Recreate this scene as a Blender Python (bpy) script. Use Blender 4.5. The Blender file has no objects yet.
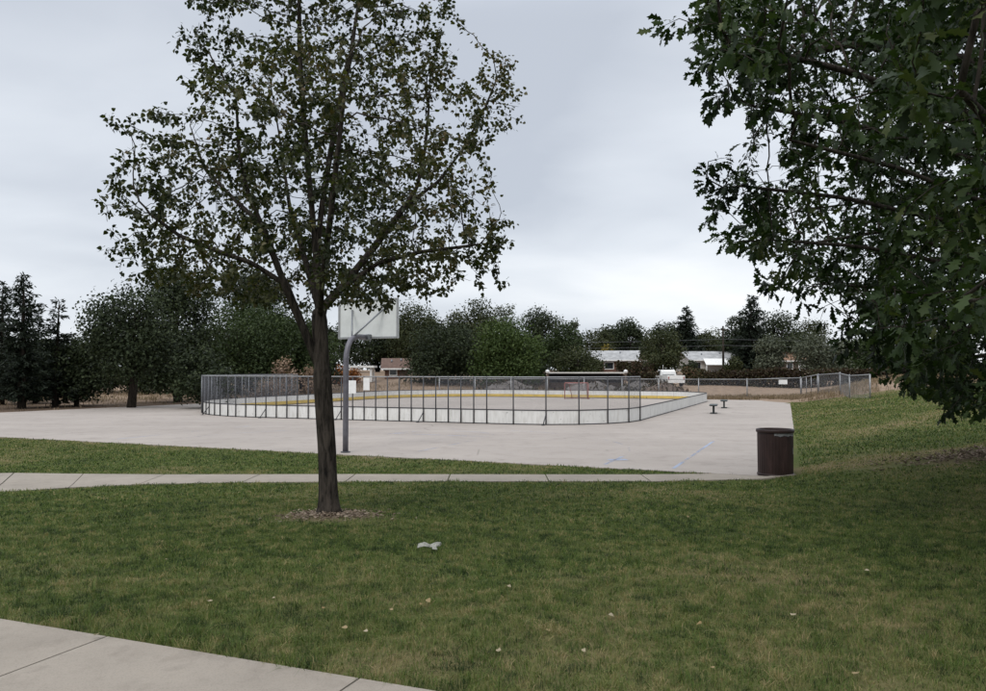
import bpy, math, random
import numpy as np
from mathutils import Vector, Matrix

random.seed(7)
RNG = np.random.default_rng(11)
scene = bpy.context.scene
COL = scene.collection
PI = math.pi

# ------------------------------------------------------------------ camera numbers
F, CX, CY, EYE = 804.0, 493.0, 345.5, 2.2
TH = math.atan(24.5 / F)

def at(px, py, d):
    """world point on the sight line of a photograph pixel at distance d along +Y"""
    x, z = (px - CX) / F, (CY - py) / F
    dy, dz = math.cos(TH) - z * math.sin(TH), math.sin(TH) + z * math.cos(TH)
    k = d / dy
    return Vector((x * k, d, EYE + dz * k))

def proj(P):
    P = np.asarray(P, float)
    y = P[..., 1] * math.cos(TH) + (P[..., 2] - EYE) * math.sin(TH)
    z = -P[..., 1] * math.sin(TH) + (P[..., 2] - EYE) * math.cos(TH)
    return CX + F * P[..., 0] / y, CY - F * z / y

# ------------------------------------------------------------------ noise
def _hash(ix, iy, iz):
    n = (ix * 374761393 + iy * 668265263 + iz * 2147483647 + 12345) & 0xffffffff
    n = ((n ^ (n >> 13)) * 1274126177) & 0xffffffff
    n = (n ^ (n >> 16)) & 0xffff
    return n / 65535.0

def noise3(p):
    p = np.asarray(p, float)
    i = np.floor(p).astype(np.int64); f = p - i
    f = f * f * (3 - 2 * f)
    out = 0
    for dx in (0, 1):
        wx = f[..., 0] if dx else 1 - f[..., 0]
        for dy in (0, 1):
            wy = f[..., 1] if dy else 1 - f[..., 1]
            for dz in (0, 1):
                wz = f[..., 2] if dz else 1 - f[..., 2]
                out = out + wx * wy * wz * _hash(i[..., 0] + dx, i[..., 1] + dy, i[..., 2] + dz)
    return out

def fbm2(x, y, s, seed=0, octv=4):
    out, a, tot = 0, 1.0, 0
    for k in range(octv):
        p = np.stack([np.asarray(x) * s + 17.3 * k + seed, np.asarray(y) * s - 9.1 * k + seed * 3, np.full(np.shape(x), seed + k * 1.7)], -1)
        out = out + a * noise3(p); tot += a; a *= 0.55; s *= 2.1
    return out / tot

def sstep(x, a, b):
    t = np.clip((np.asarray(x, float) - a) / (b - a), 0, 1)
    return t * t * (3 - 2 * t)

# ------------------------------------------------------------------ layout
CA, SA = math.cos(math.radians(22)), math.sin(math.radians(22))
def uv(x, y): return x * CA - y * SA, x * SA + y * CA
def xy(u, v): return u * CA + v * SA, -u * SA + v * CA

def near_line(x): return 26.4 - 0.4455 * (np.asarray(x) + 16.2)
def right_edge(y): return 6.25 + (np.asarray(y) - 16.4) * (14.95 / 41.1)
COURT = [(6.25, 16.4), (21.2, 57.5), (-11, 70.5), (-15, 60), (-30.2, 32.65)]
PATH_T = [(-20, 13.5), (-14, 16.3), (-10.6, 17.2), (-9.4, 17.1), (-7, 16.95), (-3.4, 17.0), (0.15, 16.95), (2.8, 16.95), (4.7, 17.05)]
PATH_B = [(-18, 8), (-12, 11.6), (-8.9, 13.85), (-8.1, 14.66), (-7.4, 15.25), (-6.4, 15.6), (-3.2, 15.85), (0.14, 15.9), (4.0, 15.9), (5.2, 16.1), (6.25, 16.4)]

def inpoly(x, y, poly):
    x = np.asarray(x, float); y = np.asarray(y, float)
    c = np.zeros(x.shape, bool)
    n = len(poly)
    for i in range(n):
        x0, y0 = poly[i]; x1, y1 = poly[(i + 1) % n]
        cond = (y0 > y) != (y1 > y)
        xi = (x1 - x0) * (y - y0) / ((y1 - y0) if y1 != y0 else 1e-9) + x0
        c ^= cond & (x < xi)
    return c

PATH_POLY = PATH_T + [(6.0, 16.5)] + PATH_B[::-1]
TREE = at(329, 513, 10.4)
def terrain(x, y):
    x = np.asarray(x, float); y = np.asarray(y, float)
    u, v = uv(x, y)
    t = np.clip((15.3 - y) / 9.8, 0, 1)
    zl = 0.6 * (0.75 * t + 0.25 * t * t * (3 - 2 * t))
    bank = np.clip((u + 1.0) * 0.13, 0, 1.3) * sstep(v, 13, 18) * (1 - sstep(y, 75, 100))
    far = 2.0 * sstep(y, 66, 108)
    mound = 0.85 * np.exp(-((x - 28.5) ** 2 + (y - 57) ** 2) / 24.0)
    ring = 0.04 * np.exp(-(((x - TREE.x) ** 2 + (y - TREE.y) ** 2) / 0.5))
    return zl + bank + far + mound + ring
def tz(x, y): return float(terrain(x, y))

def lawn_mask(x, y):
    u, v = uv(x, y)
    front = y < near_line(x)
    return (front | (x > right_edge(y))) & (v < 57.5) & (y < 60)

def dryness(x, y):
    d = fbm2(x, y, 0.35, 3) * 0.6 + fbm2(x, y, 1.6, 8) * 0.4
    t = np.clip((d - 0.47) * 3.0, 0, 1)
    # the worn trail that runs from the bin up to the right
    ty = 17.0 + (np.asarray(x) - 6.4) * 0.12 + 0.6 * (fbm2(x, y, 0.8, 20) - 0.5)
    trail = np.exp(-((np.asarray(y) - ty) / 0.55) ** 2) * sstep(x, 5.8, 6.8)
    ty2 = 23.0 + (np.asarray(x) - 9.5) * 0.9
    t2 = 0.7 * np.exp(-((np.asarray(y) - ty2) / 0.9) ** 2) * sstep(x, 9.5, 11.5)
    hill = 0.35 * sstep(np.asarray(y), 19, 26) * fbm2(x, y, 0.25, 40)
    near = 0.25 * np.exp(-((np.asarray(x) + 0.2) ** 2 / 1.5 + (np.asarray(y) - 4.8) ** 2 / 0.8))
    return np.clip(t + trail + t2 + hill + near, 0, 1)

# ------------------------------------------------------------------ materials
def mat(name):
    m = bpy.data.materials.new(name); m.use_nodes = True
    nt = m.node_tree
    b = nt.nodes['Principled BSDF']
    return m, nt, b
def N(nt, t, **kw):
    n = nt.nodes.new(t)
    for k, v in kw.items(): setattr(n, k, v)
    return n
def ramp(nt, fac, stops):
    r = N(nt, 'ShaderNodeValToRGB')
    el = r.color_ramp.elements
    while len(el) < len(stops): el.new(0.5)
    for e, (p, c) in zip(el, stops): e.position = p; e.color = (*c, 1)
    nt.links.new(fac, r.inputs[0]); return r.outputs[0]
def noise_node(nt, scale, detail=4, rough=0.55, vec=None, dist=0):
    n = N(nt, 'ShaderNodeTexNoise'); n.inputs['Scale'].default_value = scale
    n.inputs['Detail'].default_value = detail; n.inputs['Roughness'].default_value = rough
    n.inputs['Distortion'].default_value = dist
    if vec is not None: nt.links.new(vec, n.inputs['Vector'])
    return n.outputs['Fac']
def objvec(nt, scale=(1, 1, 1)):
    tc = N(nt, 'ShaderNodeTexCoord'); mp = N(nt, 'ShaderNodeMapping')
    mp.inputs['Scale'].default_value = scale
    nt.links.new(tc.outputs['Object'], mp.inputs['Vector']); return mp.outputs[0]
def mixc(nt, fac, a, b, mode='MIX'):
    m = N(nt, 'ShaderNodeMix', data_type='RGBA', blend_type=mode)
    if isinstance(fac, (int, float)): m.inputs[0].default_value = fac
    else: nt.links.new(fac, m.inputs[0])
    for s, v in ((6, a), (7, b)):
        if isinstance(v, tuple): m.inputs[s].default_value = (*v, 1)
        else: nt.links.new(v, m.inputs[s])
    return m.outputs[2]
def bump(nt, b, h, strength=0.3, dist=0.01):
    n = N(nt, 'ShaderNodeBump'); n.inputs['Strength'].default_value = strength
    n.inputs['Distance'].default_value = dist
    nt.links.new(h, n.inputs['Height']); nt.links.new(n.outputs[0], b.inputs['Normal'])
def attr(nt, name):
    a = N(nt, 'ShaderNodeAttribute'); a.attribute_name = name; return a.outputs['Fac']

def plain(name, c, rough=0.6, metal=0, var=0.25, scale=6, spec=None):
    m, nt, b = mat(name)
    f = noise_node(nt, scale, 5, 0.6, objvec(nt))
    lo = tuple(x * (1 - var) for x in c); hi = tuple(min(1, x * (1 + var)) for x in c)
    nt.links.new(ramp(nt, f, [(0.3, lo), (0.7, hi)]), b.inputs['Base Color'])
    b.inputs['Roughness'].default_value = rough; b.inputs['Metallic'].default_value = metal
    if spec is not None: b.inputs['Specular IOR Level'].default_value = spec
    return m

def concrete(name, base, grain=90.0, blotch=0.5, streak=False):
    m, nt, b = mat(name)
    v = objvec(nt)
    big = noise_node(nt, 0.16 if streak else 0.9, 5, 0.6, v, 0.4)
    med = noise_node(nt, 1.3 if streak else 5.0, 6, 0.65, v, 0.2)
    fine = noise_node(nt, grain, 3, 0.7, v)
    c = ramp(nt, big, [(0.3, tuple(x * (1 - 0.22 * blotch) for x in base)), (0.7, tuple(x * (1 + 0.13 * blotch) for x in base))])
    c = mixc(nt, 0.5, c, ramp(nt, med, [(0.25, (0.62, 0.6, 0.58)), (0.5, (1, 1, 1)), (0.8, (1.0, 0.98, 0.95))]), 'MULTIPLY')
    c = mixc(nt, 0.6, c, ramp(nt, fine, [(0.3, (0.68, 0.67, 0.66)), (0.52, (1, 1, 1)), (0.75, (1.0, 1.0, 1.0))]), 'MULTIPLY')
    # small dark stains
    st = noise_node(nt, 2.2, 2, 0.4, v, 0.8)
    c = mixc(nt, ramp(nt, st, [(0.68, (0, 0, 0)), (0.78, (0.45, 0.45, 0.45))]), c, tuple(x * 0.45 for x in base))
    if streak:
        sv = objvec(nt, (0.05, 0.6, 1))
        c = mixc(nt, 0.35, c, ramp(nt, noise_node(nt, 1.0, 3, 0.5, sv), [(0.35, (0.8, 0.79, 0.78)), (0.6, (1, 1, 1))]), 'MULTIPLY')
    if streak:
        vo = N(nt, 'ShaderNodeTexVoronoi', feature='DISTANCE_TO_EDGE'); vo.inputs['Scale'].default_value = .13
        wob = mixc(nt, .06, v, N(nt, 'ShaderNodeTexNoise').outputs['Color'], 'ADD'); nt.links.new(wob, vo.inputs['Vector'])
        ck = ramp(nt, vo.outputs['Distance'], [(.0, (1, 1, 1)), (.0035, (0, 0, 0))])
        gate = ramp(nt, noise_node(nt, .22, 2, .4, v), [(.48, (0, 0, 0)), (.56, (.5, .5, .5))])
        c = mixc(nt, mixc(nt, 1.0, ck, gate, 'MULTIPLY'), c, (.12, .105, .095))
    nt.links.new(c, b.inputs['Base Color'])
    b.inputs['Roughness'].default_value = 0.9; b.inputs['Specular IOR Level'].default_value = 0.25
    bump(nt, b, fine, 0.25, 0.004)
    return m

def leafmat(name, cols, trans=0.25, rough=0.5, spec=0.3):
    """cols: list of colours chosen per leaf"""
    m, nt, b = mat(name)
    stops = [(i / max(1, len(cols) - 1), c) for i, c in enumerate(cols)]
    c = ramp(nt, attr(nt, 'tint'), stops)
    nt.links.new(c, b.inputs['Base Color'])
    b.inputs['Roughness'].default_value = rough; b.inputs['Specular IOR Level'].default_value = spec
    tr = N(nt, 'ShaderNodeBsdfTranslucent')
    nt.links.new(mixc(nt, 1.0, c, (1.3, 1.5, 0.7), 'MULTIPLY'), tr.inputs['Color'])
    mx = N(nt, 'ShaderNodeMixShader'); mx.inputs[0].default_value = trans
    out = nt.nodes['Material Output']
    nt.links.new(b.outputs[0], mx.inputs[1]); nt.links.new(tr.outputs[0], mx.inputs[2])
    nt.links.new(mx.outputs[0], out.inputs['Surface'])
    return m

def barkmat(name, dark, light, sc=1.0):
    m, nt, b = mat(name)
    v = objvec(nt, (14 * sc, 14 * sc, 2.6 * sc))
    f = noise_node(nt, 1.6, 7, 0.65, v, 0.6)
    g = noise_node(nt, 1.1 * sc, 3, 0.5, objvec(nt))
    c = ramp(nt, f, [(0.34, dark), (0.62, light)])
    c = mixc(nt, 0.5, c, ramp(nt, g, [(0.35, (0.65, 0.65, 0.65)), (0.65, (1, 1, 1))]), 'MULTIPLY')
    nt.links.new(c, b.inputs['Base Color']); b.inputs['Roughness'].default_value = 0.95
    b.inputs['Specular IOR Level'].default_value = 0.1
    bump(nt, b, f, 0.9, 0.02)
    return m

GREEN, GREEN2, DRY, DIRT = (0.050, 0.074, 0.020), (0.080, 0.100, 0.032), (0.185, 0.150, 0.080), (0.26, 0.195, 0.145)

def ground_mat():
    m, nt, b = mat('ground')
    v = objvec(nt)
    fine = noise_node(nt, 22, 5, 0.7, v)
    med = noise_node(nt, 2.2, 4, 0.6, v)
    g = ramp(nt, fine, [(0.3, tuple(x * 0.6 for x in GREEN)), (0.55, GREEN2), (0.8, (0.10, 0.10, 0.04))])
    d = ramp(nt, fine, [(0.3, tuple(x * 0.6 for x in DRY)), (0.65, DRY)])
    c = mixc(nt, attr(nt, 'dry'), g, d)
    soil = ramp(nt, med, [(0.3, tuple(x * 0.72 for x in DIRT)), (0.5, DIRT), (0.75, tuple(x * 1.25 for x in DIRT))])
    soil = mixc(nt, 0.5, soil, ramp(nt, fine, [(0.3, (0.6, 0.55, 0.5)), (0.6, (1, 1, 1))]), 'MULTIPLY')
    c = mixc(nt, attr(nt, 'soil'), c, soil)
    c = mixc(nt, attr(nt, 'litter'), c, ramp(nt, fine, [(0.3, (0.035, 0.027, 0.020)), (0.7, (0.125, 0.088, 0.065))]))
    nt.links.new(c, b.inputs['Base Color']); b.inputs['Roughness'].default_value = 1.0
    b.inputs['Specular IOR Level'].default_value = 0.05
    bump(nt, b, fine, 0.6, 0.03)
    return m

M = {}
M['ground'] = ground_mat()
M['court'] = concrete('court_concrete', (0.375, 0.335, 0.305), 60, 0.55, True)
M['walk'] = concrete('walk_concrete', (0.30, 0.265, 0.225), 110, 0.6)
M['grass'] = leafmat('grass_blade', [(0.020, 0.036, 0.009), (0.062, 0.102, 0.020), (0.104, 0.142, 0.034), (0.175, 0.170, 0.064), (0.30, 0.235, 0.125)], 0.2, 0.6, 0.2)
M['drygrass'] = leafmat('dry_grass', [(0.11, 0.08, 0.055), (0.21, 0.155, 0.11), (0.31, 0.24, 0.175)], 0.2, 0.8, 0.1)
M['bark'] = barkmat('bark', (0.010, 0.009, 0.008), (0.072, 0.060, 0.050))
M['bark_far'] = barkmat('bark_far', (0.012, 0.010, 0.008), (0.055, 0.045, 0.036), 0.6)
M['bark_pale'] = barkmat('bark_pale', (0.06, 0.055, 0.045), (0.16, 0.145, 0.12), 0.6)
M['leaf_front'] = leafmat('leaf_front', [(0.018, 0.026, 0.009), (0.038, 0.045, 0.014), (0.062, 0.064, 0.021), (0.090, 0.074, 0.028), (0.118, 0.074, 0.036)], 0.3, 0.5, 0.3)
M['leaf_oak'] = leafmat('leaf_oak', [(0.007, 0.014, 0.004), (0.014, 0.027, 0.007), (0.025, 0.045, 0.012), (0.044, 0.066, 0.019), (0.068, 0.080, 0.026)], 0.2, 0.5, 0.18)
M['steel'] = plain('galvanised_steel', (0.20, 0.21, 0.225), 0.5, 0.6, 0.2, 9)
M['steel_pale'] = plain('pale_galvanised_steel', (0.29, 0.295, 0.305), 0.5, 0.4, 0.15, 9)
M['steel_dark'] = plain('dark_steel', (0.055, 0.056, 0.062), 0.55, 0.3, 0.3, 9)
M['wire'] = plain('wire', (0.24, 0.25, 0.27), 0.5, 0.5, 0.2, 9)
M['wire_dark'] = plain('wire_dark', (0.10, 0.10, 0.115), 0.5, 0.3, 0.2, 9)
M['board'] = plain('white_plastic_board', (0.74, 0.735, 0.715), 0.55, 0, 0.14, 2.5)
def scuffed(name, c):
    m, nt, b = mat(name); v = objvec(nt)
    col = ramp(nt, noise_node(nt, 0.9, 4, .6, v), [(.3, tuple(x * .86 for x in c)), (.7, c)])
    drip = noise_node(nt, 2.2, 4, .6, objvec(nt, (5, 5, .8)))
    col = mixc(nt, .55, col, ramp(nt, drip, [(.32, (.70, .68, .65)), (.55, (1, 1, 1))]), 'MULTIPLY')
    mk = noise_node(nt, 7, 2, .4, objvec(nt, (1, 1, 1.6)), .6)
    col = mixc(nt, ramp(nt, mk, [(.70, (0, 0, 0)), (.76, (.6, .6, .6))]), col, (.16, .155, .15))
    nt.links.new(col, b.inputs['Base Color']); b.inputs['Roughness'].default_value = .55
    return m
M['board'] = scuffed('white_plastic_board', (0.70, 0.695, 0.675))
M['yellow'] = plain('yellow_plastic', (0.56, 0.40, 0.10), 0.55, 0, 0.15, 3)
M['black'] = plain('black_rubber_and_shade', (0.02, 0.02, 0.02), 0.7)
M['white'] = plain('white_paint', (0.70, 0.70, 0.69), 0.5, 0, 0.1, 4)
M['hoopboard'] = plain('backboard_paint', (0.60, 0.615, 0.61), 0.5, 0, 0.09, 3)
M['polepaint'] = plain('pole_paint', (0.12, 0.115, 0.135), 0.5, 0.2, 0.25, 7)
M['rim'] = plain('orange_paint', (0.55, 0.12, 0.03), 0.5)
M['red'] = plain('faded_red_paint', (0.30, 0.12, 0.11), 0.6, 0, 0.2, 6)
M['net'] = plain('net_cord', (0.55, 0.50, 0.50), 0.9)
M['bench'] = plain('bench_paint', (0.022, 0.03, 0.03), 0.5)
M['glass'] = plain('window_glass', (0.02, 0.023, 0.028), 0.08, 0, 0.1, 2, 0.6)

def bin_mat():
    m, nt, b = mat('bin_metal')
    f = noise_node(nt, 4, 6, 0.65, objvec(nt, (1, 1, 0.5)), 0.5)
    g = noise_node(nt, 34, 4, 0.7, objvec(nt))
    c = ramp(nt, f, [(0.3, (0.015, 0.008, 0.007)), (0.55, (0.034, 0.018, 0.016)), (0.8, (0.062, 0.036, 0.032))])
    c = mixc(nt, ramp(nt, g, [(0.62, (0, 0, 0)), (0.72, (0.5, 0.5, 0.5))]), c, (0.075, 0.055, 0.048))
    nt.links.new(c, b.inputs['Base Color']); b.inputs['Roughness'].default_value = 0.5; b.inputs['Specular IOR Level'].default_value = 0.3
    bump(nt, b, g, 0.2, 0.003)
    return m
M['bin'] = bin_mat()

def paint_mat():
    m, nt, b = mat('worn_court_paint')
    v = objvec(nt)
    c = ramp(nt, noise_node(nt, 3, 4, 0.6, v), [(0.3, (0.30, 0.34, 0.45)), (0.7, (0.36, 0.42, 0.54))])
    nt.links.new(c, b.inputs['Base Color']); b.inputs['Roughness'].default_value = 0.85
    tr = N(nt, 'ShaderNodeBsdfTransparent'); mx = N(nt, 'ShaderNodeMixShader')
    w = noise_node(nt, 0.55, 3, 0.55, v); w2 = noise_node(nt, 14, 5, 0.7, v)
    a = N(nt, 'ShaderNodeMath', operation='MULTIPLY_ADD'); nt.links.new(w2, a.inputs[0]); a.inputs[1].default_value = 0.7
    nt.links.new(w, a.inputs[2])
    at_ = N(nt, 'ShaderNodeMath', operation='ADD'); nt.links.new(a.outputs[0], at_.inputs[0]); nt.links.new(attr(nt, 'wear'), at_.inputs[1])
    nt.links.new(ramp(nt, at_.outputs[0], [(0.86, (0, 0, 0)), (1.0, (0.8, 0.8, 0.8))]), mx.inputs[0])
    nt.links.new(tr.outputs[0], mx.inputs[1]); nt.links.new(b.outputs[0], mx.inputs[2])
    nt.links.new(mx.outputs[0], nt.nodes['Material Output'].inputs['Surface'])
    return m
M['paint'] = paint_mat()

# ------------------------------------------------------------------ mesh building
def mesh_np(name, V, Fs, attrs=None, smooth=False):
    """V (n,3); Fs one array (m,k) or a list of such arrays"""
    if isinstance(Fs, np.ndarray): Fs = [Fs]
    Fs = [f for f in Fs if len(f)]
    me = bpy.data.meshes.new(name)
    V = np.asarray(V, np.float32)
    me.vertices.add(len(V)); me.vertices.foreach_set('co', V.ravel())
    loops = np.concatenate([f.ravel() for f in Fs]).astype(np.int32)
    sizes = np.concatenate([np.full(len(f), f.shape[1]) for f in Fs]).astype(np.int32)
    starts = np.concatenate([[0], np.cumsum(sizes)[:-1]]).astype(np.int32)
    me.loops.add(len(loops)); me.loops.foreach_set('vertex_index', loops)
    me.polygons.add(len(sizes)); me.polygons.foreach_set('loop_start', starts)
    try: me.polygons.foreach_set('loop_total', sizes)
    except Exception: pass
    if smooth: me.polygons.foreach_set('use_smooth', np.ones(len(sizes), bool))
    for k, a in (attrs or {}).items():
        at_ = me.attributes.new(k, 'FLOAT', 'POINT'); at_.data.foreach_set('value', np.asarray(a, np.float32).ravel())
    me.update(calc_edges=True); me.validate()
    return me

class MB:
    def __init__(s): s.v = []; s.f = []; s.sm = []
    def _add(s, vs, fs, smooth=False):
        o = len(s.v); s.v += [tuple(v) for v in vs]; s.f += [tuple(i + o for i in f) for f in fs]; s.sm += [smooth] * len(fs)
    def box(s, c, size, rot=None, bev=0.0):
        hx, hy, hz = (q / 2 for q in size)
        R = Matrix.Rotation(rot, 3, 'Z') if isinstance(rot, (int, float)) else (rot or Matrix.Identity(3))
        c = Vector(c)
        if bev <= 0:
            vs = [c + R @ Vector((x * hx, y * hy, z * hz)) for z in (-1, 1) for y in (-1, 1) for x in (-1, 1)]
            s._add(vs, [(0, 2, 3, 1), (4, 5, 7, 6), (0, 1, 5, 4), (2, 6, 7, 3), (0, 4, 6, 2), (1, 3, 7, 5)])
        else:
            ring = [(-hx + bev, -hy), (hx - bev, -hy), (hx, -hy + bev), (hx, hy - bev), (hx - bev, hy), (-hx + bev, hy), (-hx, hy - bev), (-hx, -hy + bev)]
            lev = [(-hz, bev), (-hz + bev, 0), (hz - bev, 0), (hz, bev)]
            vs = []
            for z, ins in lev:
                for x, y in ring:
                    vs.append(c + R @ Vector((x * (1 - ins / hx), y * (1 - ins / hy), z)))
            fs = [tuple(range(7, -1, -1)), tuple(range(24, 32))]
            for l in range(3):
                for i in range(8):
                    j = (i + 1) % 8; fs.append((l * 8 + i, l * 8 + j, l * 8 + 8 + j, l * 8 + 8 + i))
            s._add(vs, fs)
    def tube(s, pts, rad, n=8, caps=True, smooth=True):
        pts = [Vector(p) for p in pts]
        if isinstance(rad, (int, float)): rad = [rad] * len(pts)
        vs = []; ref = None
        for i, p in enumerate(pts):
            t = (pts[min(i + 1, len(pts) - 1)] - pts[max(i - 1, 0)])
            t = t.normalized() if t.length > 1e-9 else Vector((0, 0, 1))
            if ref is None:
                ref = Vector((1, 0, 0)) if abs(t.x) < 0.8 else Vector((0, 1, 0))
            a = (ref - t * ref.dot(t)).normalized(); b = t.cross(a); ref = a
            for k in range(n):
                th = 2 * PI * k / n
                vs.append(p + (a * math.cos(th) + b * math.sin(th)) * rad[i])
        fs = []
        for i in range(len(pts) - 1):
            for k in range(n):
                j = (k + 1) % n
                fs.append((i * n + k, i * n + j, i * n + n + j, i * n + n + k))
        if caps: fs += [tuple(range(n - 1, -1, -1)), tuple(range((len(pts) - 1) * n, len(pts) * n))]
        s._add(vs, fs, smooth)
    def lathe(s, c, prof, n=32, flute=0, depth=0):
        c = Vector(c); vs = []
        for r, z, fl in [(q + (0,))[:3] if len(q) == 2 else q for q in prof]:
            for k in range(n):
                th = 2 * PI * k / n
                rr = r - (depth * (0.5 - 0.5 * math.cos(th * flute)) if fl else 0)
                vs.append(c + Vector((math.cos(th) * rr, math.sin(th) * rr, z)))
        fs = []
        for i in range(len(prof) - 1):
            for k in range(n):
                j = (k + 1) % n; fs.append((i * n + k, i * n + j, i * n + n + j, i * n + n + k))
        s._add(vs, fs, True)
    def prism(s, poly, z0, z1):
        n = len(poly)
        vs = [(x, y, z0) for x, y in poly] + [(x, y, z1) for x, y in poly]
        fs = [tuple(range(n - 1, -1, -1)), tuple(range(n, 2 * n))] + [(i, (i + 1) % n, n + (i + 1) % n, n + i) for i in range(n)]
        s._add(vs, fs)
    def quad(s, *p): s._add(p, [tuple(range(len(p)))])
    def build(s, name, m, parent=None, origin=None):
        me = bpy.data.meshes.new(name)
        o = Vector(origin) if origin is not None else (parent['_org_v'] if False else Vector((0, 0, 0)))
        me.from_pydata([tuple(Vector(v) - o) for v in s.v], [], s.f)
        me.polygons.foreach_set('use_smooth', s.sm)
        me.update(); me.materials.append(m)
        ob = bpy.data.objects.new(name, me); COL.objects.link(ob)
        if parent is not None: ob.parent = parent
        elif origin is not None: ob.location = o
        return ob

def link(name, me, m, parent=None, loc=None):
    me.materials.append(m)
    ob = bpy.data.objects.new(name, me); COL.objects.link(ob)
    if parent is not None: ob.parent = parent
    if loc is not None: ob.location = loc
    return ob
def tag(o, label=None, cat=None, group=None, kind=None):
    if label: o['label'] = label
    if cat: o['category'] = cat
    if group: o['group'] = group
    if kind: o['kind'] = kind
    return o
def thing(name, loc, label, cat, group=None, rz=0):
    o = bpy.data.objects.new(name, None); COL.objects.link(o); o.empty_display_size = 0.3
    o.location = loc; o.rotation_euler.z = rz
    return tag(o, label, cat, group)

# ------------------------------------------------------------------ ground
def axis(parts):
    out = [np.arange(a, b, st) for a, b, st in parts]
    return np.concatenate(out + [[parts[-1][1]]])
xs = axis([(-1600, -200, 140), (-200, -60, 14), (-60, -16, 1.6), (-16, 14, 0.12), (14, 40, 0.7), (40, 200, 12), (200, 1600, 140)])
ys = axis([(-60, -4, 6), (-4, 2, 0.8), (2, 20, 0.12), (20, 62, 0.6), (62, 130, 2.0), (130, 400, 20), (400, 2400, 200)])
gx, gy = np.meshgrid(xs, ys)
gz = terrain(gx, gy)
lm = lawn_mask(gx, gy)
bumpy = ((fbm2(gx, gy, 1.3, 5) - 0.5) * 0.05 + (fbm2(gx, gy, 4.2, 6, 2) - 0.5) * 0.035) * lm
hard = inpoly(gx, gy, COURT) | inpoly(gx, gy, PATH_POLY)
us, vs_ = uv(gx, gy)
hard |= (vs_ > 1.6) & (vs_ < 3.8)
bumpy[hard] = -0.012
far_rough = (fbm2(gx, gy, 0.12, 9) - 0.5) * 0.5 * sstep(gy, 64, 75)
gz = gz + bumpy + far_rough
left_zone = (gx < -14) & (gy > near_line(gx)) & (gy < 62)
litter = np.where(left_zone & ~inpoly(gx, gy, COURT), 0.9 * np.clip(fbm2(gx, gy, 0.15, 33) * 2.6 - 0.55, 0, 1), 0)
dry = dryness(gx, gy)
rt2 = (gx - TREE.x) ** 2 + (gy - TREE.y) ** 2
soil = np.where(lm | ((gx > right_edge(gy) - 1.2) & (us > -3) & (vs_ < 57.5) & (vs_ > 10)), 0, 1.0)
soil = np.maximum(soil, 0.8 * np.exp(-(rt2 / 0.35) ** 2))
rm = np.exp(-(((gx - 10.6) / 1.6) ** 2 + ((gy - 16.0) / 0.8) ** 2))
litter = np.maximum(litter, 0.9 * rm)
nx, ny = len(xs), len(ys)
idx = np.arange(nx * ny).reshape(ny, nx)
GF = np.stack([idx[:-1, :-1], idx[:-1, 1:], idx[1:, 1:], idx[1:, :-1]], -1).reshape(-1, 4)
gme = mesh_np('ground', np.stack([gx, gy, gz], -1).reshape(-1, 3), GF, {'dry': dry, 'soil': soil, 'litter': litter}, True)
tag(link('ground', gme, M['ground']), kind='structure')

mb = MB(); mb.prism(COURT[::-1] if False else COURT, -0.10, 0.012)
tag(mb.build('sports_court', M['court']), kind='structure')

# paths, slab by slab with open joints
def resample(pl, n):
    P = np.array(pl, float); d = np.concatenate([[0], np.cumsum(np.linalg.norm(np.diff(P, axis=0), axis=1))])
    t = np.linspace(0, d[-1], n); return np.stack([np.interp(t, d, P[:, k]) for k in range(P.shape[1])], 1)
def slab(mb, a0, a1, b0, b1, nsub=6, top=0.012):
    """a0..a1 one edge, b0..b1 the other; drapes on the terrain"""
    V = []; rows = nsub + 1
    for i in range(rows):
        t = i / nsub
        pa = np.array(a0) * (1 - t) + np.array(a1) * t; pb = np.array(b0) * (1 - t) + np.array(b1) * t
        for j in range(5):
            w = j / 4; p = pa * (1 - w) + pb * w
            V.append((p[0], p[1], tz(*p) + top))
    nv = len(V); V += [(x, y, z - 0.08) for x, y, z in V]
    fs = []
    for i in range(nsub):
        for j in range(4):
            q = (i * 5 + j, i * 5 + j + 1, i * 5 + j + 6, i * 5 + j + 5); fs.append(q)
    ring = [j for j in range(5)] + [i * 5 + 4 for i in range(1, rows)] + [nsub * 5 + j for j in range(3, -1, -1)] + [i * 5 for i in range(nsub - 1, 0, -1)]
    for k in range(len(ring)):
        a, b = ring[k], ring[(k + 1) % len(ring)]; fs.append((a, b, b + nv, a + nv))
    mb._add(V, fs)
mb = MB()
for k in range(-9, 9):
    u0, u1 = -3.95 + 1.74 * k + 0.006, -3.95 + 1.74 * (k + 1) - 0.006
    slab(mb, xy(u0, 1.8), xy(u1, 1.8), xy(u0, 3.63), xy(u1, 3.63), 4)
tag(mb.build('front_sidewalk', M['walk']), kind='structure')
mb = MB()
A = [(-20, 13.5), (-16.5, 15.2), (-13.2, 16.6), (-10.2, 17.2), (-8.65, 17.05), (-6.9, 16.95), (-4.9, 16.97), (-2.9, 17.0), (-0.9, 16.97), (1.1, 16.95), (3.1, 16.95), (4.75, 17.06)]
B = [(-18, 8), (-14.3, 10.3), (-11, 12.35), (-8.75, 14.0), (-7.85, 14.95), (-6.8, 15.5), (-4.9, 15.75), (-2.9, 15.86), (-0.9, 15.9), (1.1, 15.9), (3.1, 15.9), (6.2, 16.4)]
for k in range(len(A) - 1):
    g = 0.006
    a0, a1, b0, b1 = (np.array(q) for q in (A[k], A[k + 1], B[k], B[k + 1]))
    slab(mb, a0 * (1 - g) + a1 * g, a0 * g + a1 * (1 - g), b0 * (1 - g) + b1 * g, b0 * g + b1 * (1 - g), 4, 0.010)
tag(mb.build('lawn_path', M['walk']), kind='structure')

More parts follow.
